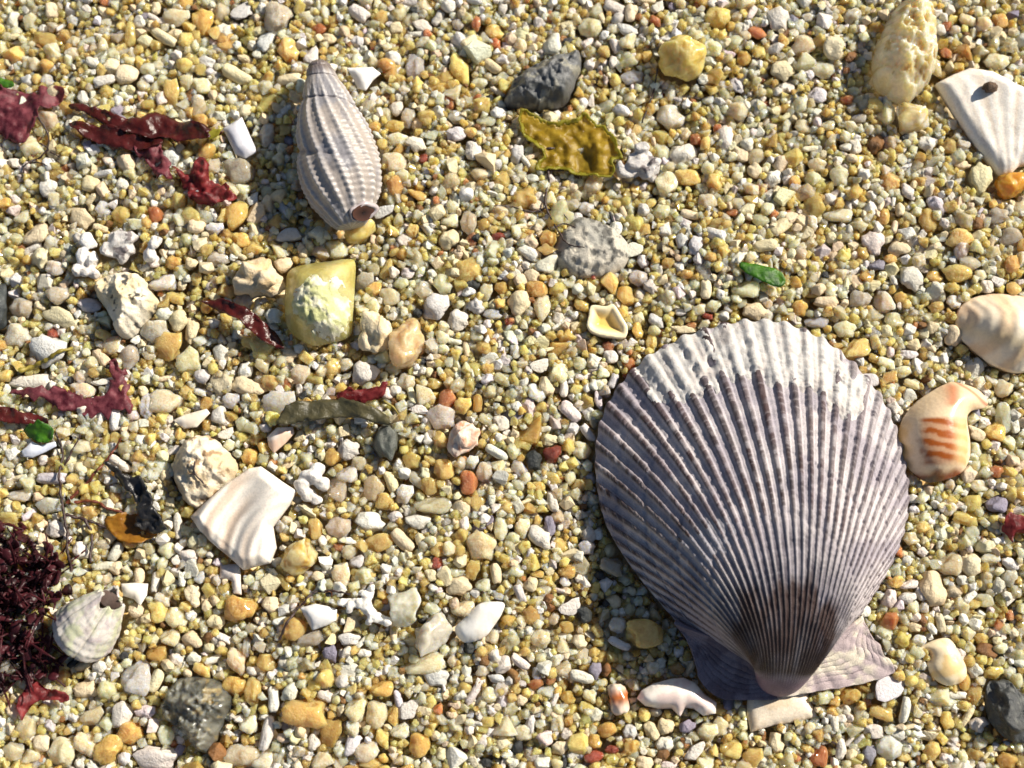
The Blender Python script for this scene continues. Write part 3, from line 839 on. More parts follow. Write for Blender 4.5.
simple_shard(t3((768, 512), [(455, 410), (500, 385), (545, 380), (575, 420), (598, 470), (590, 505), (545, 522), (500, 500), (480, 460), (487, 425)]), (238, 220, 184), (226, 196, 140),
             'flat honey cream shell chip right of the scallop\'s right ear', th=0.14, z0=0.08, dm=0.08, sn=60, land=(945, 662, 'the honey cream chip', 30))
simple_shard(t3((256, 256), [(30, 540), (60, 512), (108, 510), (112, 530), (85, 560), (50, 590), (35, 570)]), (238, 226, 216), (222, 192, 170),
             'pinkish white shell chip above the broad white fragment', th=0.1, z0=0.08)
simple_shard(t3((0, 256), [(513, 490), (550, 472), (615, 455), (625, 468), (585, 510), (545, 515)]), (240, 234, 222), (226, 214, 196),
             'flat white shell chip above the rough white stone', th=0.08, z0=0.09)
simple_shard(t3((0, 256), [(62, 585), (95, 555), (120, 568), (165, 555), (168, 570), (130, 590), (95, 605), (70, 602)]), (222, 226, 236), (200, 206, 222),
             'pale blue shell chip under a green seaweed scrap', th=0.08, z0=0.1)

# yellow broken cup
def build_cup():
    out = t3((512, 256), [(238, 150), (280, 152), (305, 147), (330, 185), (346, 215), (338, 245), (290, 243), (245, 232), (225, 210), (230, 180)])
    def tp(x, y, d): return 0.10 - 0.10 * sstep(0.03, 0.15, d)
    def cf(x, y, d):
        t = sstep(0.04, 0.14, d)
        return lerp(srgb((238, 224, 186)), srgb((228, 196, 110)), t)
    o = slab('cupped_shell_fragment', out, M['shell'], cf, tp, lambda x, y, d: -0.12 + 0 * x, 1.3, z0=0.06, smooth_n=60)
    tag(o, 'small pale cup shaped shell fragment with a yellow hollow', 'shell fragment', land=(607, 321, 'the yellow hollow cup', 25))
build_cup()

# barnacle
def build_barnacle():
    bx, by = W0(80, 636); tx, ty = W0(118, 599)
    lz = float(lv(bx, by)); a3 = np.array([bx, by, 0.14 + lz]); b3 = np.array([tx, ty, 0.46 + lz])
    root = thing('barnacle', (float(bx), float(by), 0))
    ax = b3 - a3; L = np.linalg.norm(ax); ax /= L
    e1 = np.cross(ax, [0, 0, 1]); e1 /= np.linalg.norm(e1); e2 = np.cross(e1, ax)
    n, m = 80, 180
    t = np.linspace(0, 1, n); ph = np.linspace(0, 2 * np.pi, m, endpoint=False)
    T, P = np.meshgrid(t, ph, indexing='ij')
    rad = np.interp(t, [0, .15, .5, .8, 1], [0.37, 0.385, 0.33, 0.24, 0.165])[:, None] * (1 + 0 * P)
    pl = (P / (2 * np.pi) * 6) % 1.0
    seam = np.minimum(pl, 1 - pl)
    rad = rad - 0.03 * np.exp(-(seam / 0.045) ** 2) * (0.4 + 0.6 * T) + 0.004 * np.sin(P * 31 + 2 * vnoise(P * 3, T * 3, 0, 1)) * (1 - T * 0.5)
    rad = rad * (1 + 0.06 * fbm(np.cos(P) * 1.5, np.sin(P) * 1.5, T * 2, 4)) + 0.002 * np.sin(T * 45 + 2 * vnoise(P * 2, T, 0, 3))
    zz = T * L + 0.05 * np.sin(P * 3 + 1) * T + 0.04 * np.cos(P * 6) * sstep(.8, 1, T)
    C = np.cos(P)[..., None] * e1 + np.sin(P)[..., None] * e2
    V = a3 + ax * zz[..., None] + C * rad[..., None]
    bl = sstep(-.3, .4, fbm(np.cos(P) * 2, np.sin(P) * 2, T * 3, 9))[..., None]
    col = srgb((212, 206, 198)) * (1 - bl) + srgb((196, 198, 168)) * bl
    li = sstep(.1, .6, fbm(np.cos(P) * 3, np.sin(P) * 3, T * 5, 14))[..., None] * .5
    col = col * (1 - li) + srgb((176, 158, 166)) * li
    sm = np.exp(-(seam / 0.04) ** 2)[..., None] * .4
    col = col * (1 - sm) + srgb((130, 124, 104)) * sm
    o = mesh_obj('wall', V.reshape(-1, 3), grid_faces(n, m, True), M['matte'], root, cols=col.reshape(-1, 3))
    md = o.modifiers.new('thickness', 'SOLIDIFY'); md.thickness = 0.03; md.offset = 0
    k = 8; hv = []; hc = []
    for i in range(k):
        f_ = i / (k - 1)
        for p in ph: hv.append(a3 + ax * (L * (0.97 - 0.30 * f_)) + (math.cos(p) * e1 + math.sin(p) * e2) * 0.15 * (1 - f_ * 0.98)); hc.append(srgb((96, 78, 70)) * (1 - f_) + srgb((40, 30, 28)) * f_)
    mesh_obj('opening', hv, grid_faces(k, m, True), M['matte'], root, cols=np.array(hc))
    tag(root, 'empty pale greenish grey barnacle with dark mouth beside the maroon seaweed', 'barnacle', land=(93, 625, 'the barnacle', 40))
build_barnacle()

# ---------------------------------------------------------------- individual stones with their own surface
def rock(name, px, py, w, h, hz, rot, seed, shape, mat, colfn, label, cat='stone', sub=5, z=None, land=None, parent=None, rough=0.0, group=None):
    v, f = star(shape, seed, sub)
    if rough:
        nrm = v / np.linalg.norm(v, axis=1)[:, None]
        v = v + nrm * (rough * fbm(v[:, 0] * 3 + seed, v[:, 1] * 3, v[:, 2] * 3, seed, 5, 0.6))[:, None]
    c, s_ = math.cos(math.radians(rot)), math.sin(math.radians(rot))
    x, y = v[:, 0] * w / 2 / PX, v[:, 1] * h / 2 / PX
    cx, cy = W0(px, py)
    V = np.stack([cx + x * c - y * s_, cy + x * s_ + y * c, v[:, 2] * hz], 1)
    zc = hz * 0.45 if z is None else z
    V[:, 2] += zc + float(lv(cx, cy))
    o = mesh_obj(name, V, f, M[mat], parent, (float(cx), float(cy), 0.0), True, colfn(v))
    if label: tag(o, label, cat, group, land)
    return o

def rc(c1, c2, c3=None, sc=2.0, seed=1, spot=0.45):
    a, b = srgb(c1), srgb(c2)
    def f(v):
        t = sstep(-.35, .45, fbm(v[:, 0] * sc, v[:, 1] * sc, v[:, 2] * sc, seed))
        c = lerp(a, b, t)
        if c3 is not None:
            k = sstep(spot, spot + 0.12, fbm(v[:, 0] * sc * 2.2 + 9, v[:, 1] * sc * 2.2, v[:, 2] * sc * 2.2, seed + 5))
            c = c * (1 - k[:, None]) + srgb(c3) * k[:, None]
        return c
    return f

def outcrop(name, pts, h, spread, mat, c1, c2, c3, label, land, z0=0.0, crag=0.05, seed=1, spot=.5, tilt=(0, 0)):
    def tp(x, y, d):
        u = np.clip(1 - d / spread, 0, 1)
        ridged = 1 - np.abs(fbm(x * .045, y * .045, 0, seed, 4))
        return h * (1 - u ** 2.2) ** 0.55 + crag * (ridged - 0.7) * np.clip(d / .08, 0, 1) + crag * 0.35 * fbm(x * .16, y * .16, 0, seed + 3, 4) * np.clip(d / .05, 0, 1)
    def cf(x, y, d):
        c = lerp(srgb(c1), srgb(c2), sstep(-.35, .45, fbm(x * .05, y * .05, 0, seed + 5)))
        k = sstep(spot, spot + .12, fbm(x * .11, y * .11, 0, seed + 8))
        return c * (1 - k[:, None]) + srgb(c3) * k[:, None]
    P = px_outline(pts, 110)
    P = P + 0.9 * np.stack([fbm(P[:, 0] * .2, P[:, 1] * .2, 0, seed), fbm(P[:, 0] * .2 + 30, P[:, 1] * .2, 0, seed)], 1)
    o = slab(name, P, M[mat], cf, tp, lambda x, y, d: -0.15 * np.clip(d / .1, .2, 1), 1.5, z0=z0, tilt=tilt)
    tag(o, label, 'stone', None, land)
T0_, T2_, T4_, T8_ = (0, 0), (512, 0), (0, 256), (0, 512)
outcrop('rough_stone', t3(T4_, [(508, 632), (525, 582), (556, 545), (600, 534), (642, 548), (682, 588), (706, 625), (700, 662), (668, 698), (630, 738), (590, 758), (553, 740), (528, 700)]), 0.42, 0.42, 'chalk', (234, 222, 198), (216, 196, 162), (166, 138, 104),
        'round rough white chalky stone touching the broad shell fragment', (203, 468, 'the rough white stone', 40), crag=.07, seed=3, spot=.55)
outcrop('rough_stone', t3(T4_, [(283, 86), (318, 60), (372, 44), (420, 58), (450, 98), (476, 140), (460, 172), (428, 202), (402, 236), (370, 246), (345, 226), (335, 190), (310, 152), (290, 122)]), 0.40, 0.38, 'chalk', (236, 227, 206), (222, 206, 170), (66, 64, 62),
        'angular white stone with black specks under the pale coral bits', (125, 303, 'the black specked white stone', 40), crag=.09, seed=14, spot=.62)
outcrop('dark_stone', t3(T2_, [(-26, 300), (-12, 262), (4, 232), (62, 190), (130, 166), (194, 150), (208, 190), (190, 246), (160, 310), (112, 320), (42, 326), (-8, 326)]), 0.42, 0.30, 'wetrock', (110, 112, 114), (74, 78, 80), (150, 148, 136),
        'dark grey angular stone above the yellow green seaweed', (543, 80, 'the dark grey angular stone', 42), crag=.10, seed=7, spot=.4, tilt=(0.12, -0.1))
outcrop('grey_quartz_stone', t3(T8_, [(476, 562), (520, 510), (570, 494), (642, 504), (692, 556), (672, 622), (642, 692), (616, 732), (578, 712), (538, 662), (488, 622)]), 0.42, 0.36, 'clearstone', (140, 139, 128), (92, 94, 88), (172, 158, 122),
        'smoky grey quartz stone at the bottom left', (193, 714, 'the smoky grey stone', 45), crag=.12, seed=9, spot=.5)
outcrop('half_buried_stone', [(556, 240), (566, 224), (582, 214), (603, 220), (622, 232), (632, 250), (622, 268), (600, 276), (576, 276), (558, 266), (550, 252)], 0.26, 0.34, 'rock', (162, 160, 152), (206, 199, 184), (112, 110, 104),
        'half buried mottled grey stone below the yellow green seaweed', (593, 246, 'the half buried grey stone', 48), z0=-.03, crag=.05, seed=11, spot=.5)
rock('dark_pebble', 385, 443, 27, 38, 0.17, 8, 51, 'r', 'wetrock', rc((96, 100, 92), (72, 76, 70), None, 3, 4), 'dark grey green pebble at the end of the olive seaweed strip', 'pebble', 4, land=(385, 443, 'the dark pebble', 20))
rock('dark_stone', 1012, 712, 66, 44, 0.26, -58, 57, 'a', 'wetrock', rc((58, 62, 64), (40, 44, 46), (96, 98, 94), 2.6, 3, .45), 'black stone at the lower right edge', land=(1008, 710, 'the black stone', 38), rough=0.05)
rock('dark_stone', -6, 306, 30, 50, 0.22, 0, 59, 'r', 'wetrock', rc((74, 80, 82), (54, 60, 62), None, 2, 3), 'dark stone cut off by the left edge', 'stone', 4)
rock('yellow_quartz_pebble', 682, 61, 50, 46, 0.27, 20, 63, 'r', 'clearstone', rc((238, 220, 146), (230, 204, 112), None, 2, 3), 'rounded lemon yellow quartz pebble near the top', 'pebble', land=(682, 61, 'the lemon yellow pebble', 30), rough=0.03)
rock('amber_pebble', 1014, 184, 36, 28, 0.2, 0, 67, 'r', 'clearstone', rc((232, 176, 66), (222, 156, 46), None, 2, 3), 'glossy orange amber pebble under the white fan wedge', 'pebble', 4, land=(1014, 184, 'the orange amber pebble', 22))
rock('white_pebble', 911, 117, 36, 34, 0.22, 15, 71, 'a', 'clearstone', rc((240, 232, 212), (232, 212, 150), None, 1.2, 3), 'blocky white and yellow pebble below the tall clear quartz', 'pebble', 4, rough=0.02)
rock('pale_yellow_pebble', 299, 557, 36, 38, 0.22, 0, 73, 'r', 'clearstone', rc((232, 218, 168), (222, 190, 104), (190, 150, 80), 2, 3, .4), 'mottled yellow and white pebble below the broad shell fragment', 'pebble', 4, rough=0.03)
rock('milky_pebble', 406, 608, 34, 36, 0.24, 10, 77, 'a', 'clearstone', rc((236, 234, 216), (226, 224, 200), None, 2, 3), 'milky greenish white blocky pebble right of the branching coral', 'pebble', 4, land=(406, 608, 'the milky white pebble', 24))
rock('cloudy_pebble', 432, 634, 40, 32, 0.22, 32, 79, 'a', 'clearstone', rc((214, 208, 192), (226, 220, 206), None, 2, 3), 'cloudy grey quartz pebble below the milky white pebble', 'pebble', 4, rough=0.04)
rock('pinkish_pebble', 463, 438, 38, 32, 0.22, 25, 83, 'a', 'chalk', rc((238, 222, 206), (226, 190, 166), (214, 150, 116), 2, 3, .5), 'rounded pinkish white stone right of the olive seaweed strip', 'pebble', 4, land=(463, 438, 'the pinkish white stone', 26), rough=0.05)
rock('tan_stone', 262, 279, 52, 44, 0.26, -10, 87, 'k', 'chalk', rc((226, 208, 176), (208, 182, 140), None, 2, 3), 'tan rounded stone left of the crusted yellow quartz', 'stone', 4, rough=0.05)
rock('cream_block', 376, 333, 34, 42, 0.24, -8, 91, 'a', 'chalk', rc((240, 224, 190), (228, 204, 158), None, 2, 3), 'cream blocky stone right of the crusted yellow quartz', 'stone', 4, rough=0.07, land=(376, 333, 'the cream blocky stone', 25))
rock('peach_quartz', 407, 344, 38, 48, 0.24, 12, 93, 'a', 'clearstone', rc((232, 206, 164), (224, 190, 140), None, 2, 3), 'peach clear quartz pebble right of the cream blocky stone', 'pebble', 4, rough=0.05)

def build_crusted():
    px, py = 321, 303
    cx, cy = W0(px, py)
    root = thing('crusted_quartz_pebble', (float(cx), float(cy), 0))
    out = [(286, 285), (290, 271), (305, 265), (328, 262), (345, 260), (355, 262), (355, 285), (353, 315), (350, 336), (332, 343), (315, 346), (300, 340), (288, 328), (285, 308)]
    def prof(h, sp):
        return lambda x, y, d: h * (1 - np.clip(1 - d / sp, 0, 1) ** 2.2) ** 0.65
    tp = prof(0.44, 0.46)
    b = slab('quartz_body', out, M['clearstone'], two((230, 218, 152), (212, 198, 118), .05, 3), lambda x, y, d: 0.10 + tp(x, y, d) + 0.012 * fbm(x * .07, y * .07, 0, 3), lambda x, y, d: 0.06 - 0.2 * np.clip(d / .2, 0, 1), 1.5, root, 0.0, 90, relax=26)
    P, T, E, d = fill_outline(px_outline(out, 90), 1.3)
    d = d / PX
    m = 1 - np.hypot((P[:, 0] - 327) / 25, (P[:, 1] - 312) / 29) + 0.22 * fbm(P[:, 0] * .07, P[:, 1] * .07, 0, 8) + 0.1 * fbm(P[:, 0] * .25, P[:, 1] * .25, 0, 9)
    th = np.clip(m * 1.3, -0.15, 0.35)
    z = float(lv(W0(P[:, 0], P[:, 1])[0].mean(), W0(P[:, 0], P[:, 1])[1].mean())) + 0.10 + relaxed(T, d, tp(0, 0, d), 34) + 0.09 * th + 0.02 * fbm(P[:, 0] * .2, P[:, 1] * .2, 0, 12) * sstep(0, .15, th) - 0.004
    x, y = W0(P[:, 0], P[:, 1])
    keep = th > -0.07
    F = [(a, c, b_) for a, b_, c in T if keep[a] and keep[b_] and keep[c]]
    used = np.unique(np.array(F).ravel()); mp = {int(u): i for i, u in enumerate(used)}
    g = sstep(0.0, .5, fbm(P[:, 0] * .09, P[:, 1] * .09, 0, 15) + .25 * (1 - np.abs(P[:, 0] - 322) / 20))
    col = lerp(srgb((230, 226, 198)), srgb((188, 192, 126)), g * .8)
    c = mesh_obj('crust', np.stack([x, y, z], 1)[used], [tuple(mp[i] for i in f) for f in F], M['crust'], root, cols=col[used])
    c['label'] = 'chalky white and green crust'
    tag(root, 'large yellow quartz pebble with chalky greenish white crust', 'pebble', land=(321, 303, 'the crusted yellow quartz', 45))
build_crusted()

# tall clear quartz lump, top right (several fused crystals, one thing)
def fused(name, blobs, mat, colfn, label, cat, vox=0.02, land=None, rough=0.02, seed=5):
    """blobs: (px,py,rx_px,ry_px,rz_cm,zc_cm) fused by voxel remesh into one solid"""
    vs, fs = [], []
    cx, cy = W0(blobs[0][0], blobs[0][1])
    for i, (px, py, rx, ry, rz, zc) in enumerate(blobs):
        v, f = star('a' if rough > 0.015 else 'r', seed * 31 + i, 3)
        x, y = W0(px, py)
        o = sum(len(q) for q in vs)
        vs.append(np.stack([x + v[:, 0] * rx / PX, y + v[:, 1] * ry / PX, zc + v[:, 2] * rz + float(lv(cx, cy))], 1))
        fs += [tuple(k + o for k in t) for t in f]
    V = np.vstack(vs)
    V[:, :] += (rough * np.stack([fbm(V[:, 0] * 6, V[:, 1] * 6, V[:, 2] * 6 + k, seed + k) for k in range(3)], 1))
    o = mesh_obj(name, V, fs, M[mat], None, (float(cx), float(cy), 0.0), True, colfn(V * 2))
    md = o.modifiers.new('fuse', 'REMESH'); md.mode = 'VOXEL'; md.voxel_size = vox; md.use_smooth_shade = True
    dg = bpy.context.evaluated_depsgraph_get()
    me = bpy.data.meshes.new_from_object(o.evaluated_get(dg))
    o.modifiers.clear(); old = o.data; o.data = me
    bpy.data.meshes.remove(old)
    for p in me.polygons: p.use_smooth = True
    vv = np.array([q.co[:] for q in me.vertices]) + np.array(o.location)
    if 'Col' in me.attributes: me.attributes.remove(me.attributes['Col'])
    at = me.color_attributes.new('Col', 'FLOAT_COLOR', 'POINT')
    c4 = np.ones((len(vv), 4)); c4[:, :3] = colfn(vv * 2)
    at.data.foreach_set('color', c4.ravel())
    if not me.materials: me.materials.append(M[mat])
    tag(o, label, cat, None, land)
    return o

outcrop('quartz_lump', [(877, 86), (873, 62), (878, 40), (887, 20), (900, 3), (920, -2), (934, 16), (937, 46), (933, 74), (922, 90), (908, 102), (892, 98)], 0.55, 0.34, 'clearstone', (246, 236, 206), (240, 222, 168), (206, 180, 120),
        'tall clear yellowish quartz lump standing at the top right', (903, 52, 'the tall clear quartz', 48), crag=.16, seed=27, spot=.6)
grc = rc((206, 202, 198), (180, 174, 172), (130, 122, 122), 1.5, 3, .4)
fused('coral_fragment', [(640, 160, 15, 11, .14, .12), (628, 170, 12, 8, .12, .1), (648, 170, 11, 10, .13, .1), (642, 150, 9, 7, .1, .2), (655, 165, 7, 9, .1, .12), (620, 166, 7, 6, .1, .12)], 'chalk', grc,
      'knobbly pale grey coral fragment touching the yellow green seaweed', 'coral', .016, (638, 163, 'the grey coral knob', 28), .02, 3)
fused('coral_fragment', [(120, 244, 13, 12, .14, .15), (110, 252, 9, 9, .12, .14), (131, 240, 9, 8, .12, .16), (124, 256, 8, 10, .1, .12), (128, 250, 9, 7, .1, .15)], 'chalk', grc,
      'lilac grey knobbly coral fragment above the black specked stone', 'coral', .016, (120, 245, 'the lilac grey coral knob', 22), .02, 4)
wrc = rc((236, 234, 230), (222, 216, 208), None, 1.5, 3)
fused('coral_fragment', [(90, 244, 9, 9, .12, .14), (84, 258, 7, 10, .1, .12), (94, 262, 7, 9, .1, .12), (80, 272, 6, 7, .1, .12), (95, 275, 6, 6, .1, .1), (88, 272, 8, 6, .1, .1)], 'chalk', wrc,
      'white knuckled coral fragment left of the lilac grey coral knob', 'coral', .014, None, .012, 6)
fused('coral_fragment', [(156, 245, 6, 8, .1, .14), (152, 256, 7, 8, .1, .12), (160, 243, 5, 5, .08, .14)], 'chalk', wrc, 'small white coral nub right of the lilac grey coral knob', 'coral', .014, None, .01, 7)
fused('coral_fragment', [(310, 478, 11, 10, .14, .14), (302, 488, 8, 8, .12, .14), (322, 485, 8, 7, .11, .14), (308, 495, 9, 7, .1, .1), (318, 470, 8, 8, .1, .12), (316, 500, 7, 5, .08, .08)], 'chalk', wrc,
      'white lumpy coral cluster right of the broad shell fragment', 'coral', .015, (311, 485, 'the white lumpy coral cluster', 22), .012, 9)
# white branching coral
def limb(p, q, r0, r1, k=7):
    return [(p[0] + (q[0] - p[0]) * i / k, p[1] + (q[1] - p[1]) * i / k, r0 + (r1 - r0) * i / k, r0 + (r1 - r0) * i / k, (r0 + (r1 - r0) * i / k) / PX, .17 + .04 * math.sin(i)) for i in range(k + 1)]
bl = limb((366, 604), (342, 603), 5.5, 4) + limb((366, 604), (372, 588), 5.5, 4) + limb((366, 604), (374, 616), 6, 5) + limb((374, 616), (388, 622), 5, 4.5) + limb((352, 604), (351, 610), 4.5, 3.5, 3) + limb((374, 616), (370, 622), 4, 3.5, 3) + limb((370, 596), (362, 593), 4, 3, 3)
fused('branching_coral', bl, 'chalk', rc((246, 243, 236), (236, 230, 220), None, 1.5, 3), 'white branching coral twig in the lower middle', 'coral', .014, (365, 606, 'the white branching coral', 28), .01, 12)

# orange tube piece and small brown grain on the fan wedge
rock('banded_tube', 619, 699, 30, 20, 0.14, 100, 101, 't', 'shell', lambda v: lerp(srgb((226, 208, 190)), srgb((182, 104, 52)), np.exp(-((v[:, 0] - .1) / .5) ** 2)), 'small orange brown banded shell tube left of the glossy curved shell piece', 'shell fragment', 4)
rock('brown_grain', 985, 93, 17, 12, 0.07, 15, 103, 'k', 'rock', rc((96, 72, 52), (66, 48, 36), None, 3, 3), 'small dark brown grain lying on the white fan shell wedge', 'grain', 3, z=0.33)
rock('aperture_grain', 360, 231, 34, 22, 0.13, 20, 107, 'a', 'clearstone', rc((236, 214, 140), (228, 196, 100), None, 2, 3), 'clear yellow quartz grain at the mouth of the spindle shell', 'pebble', 3)

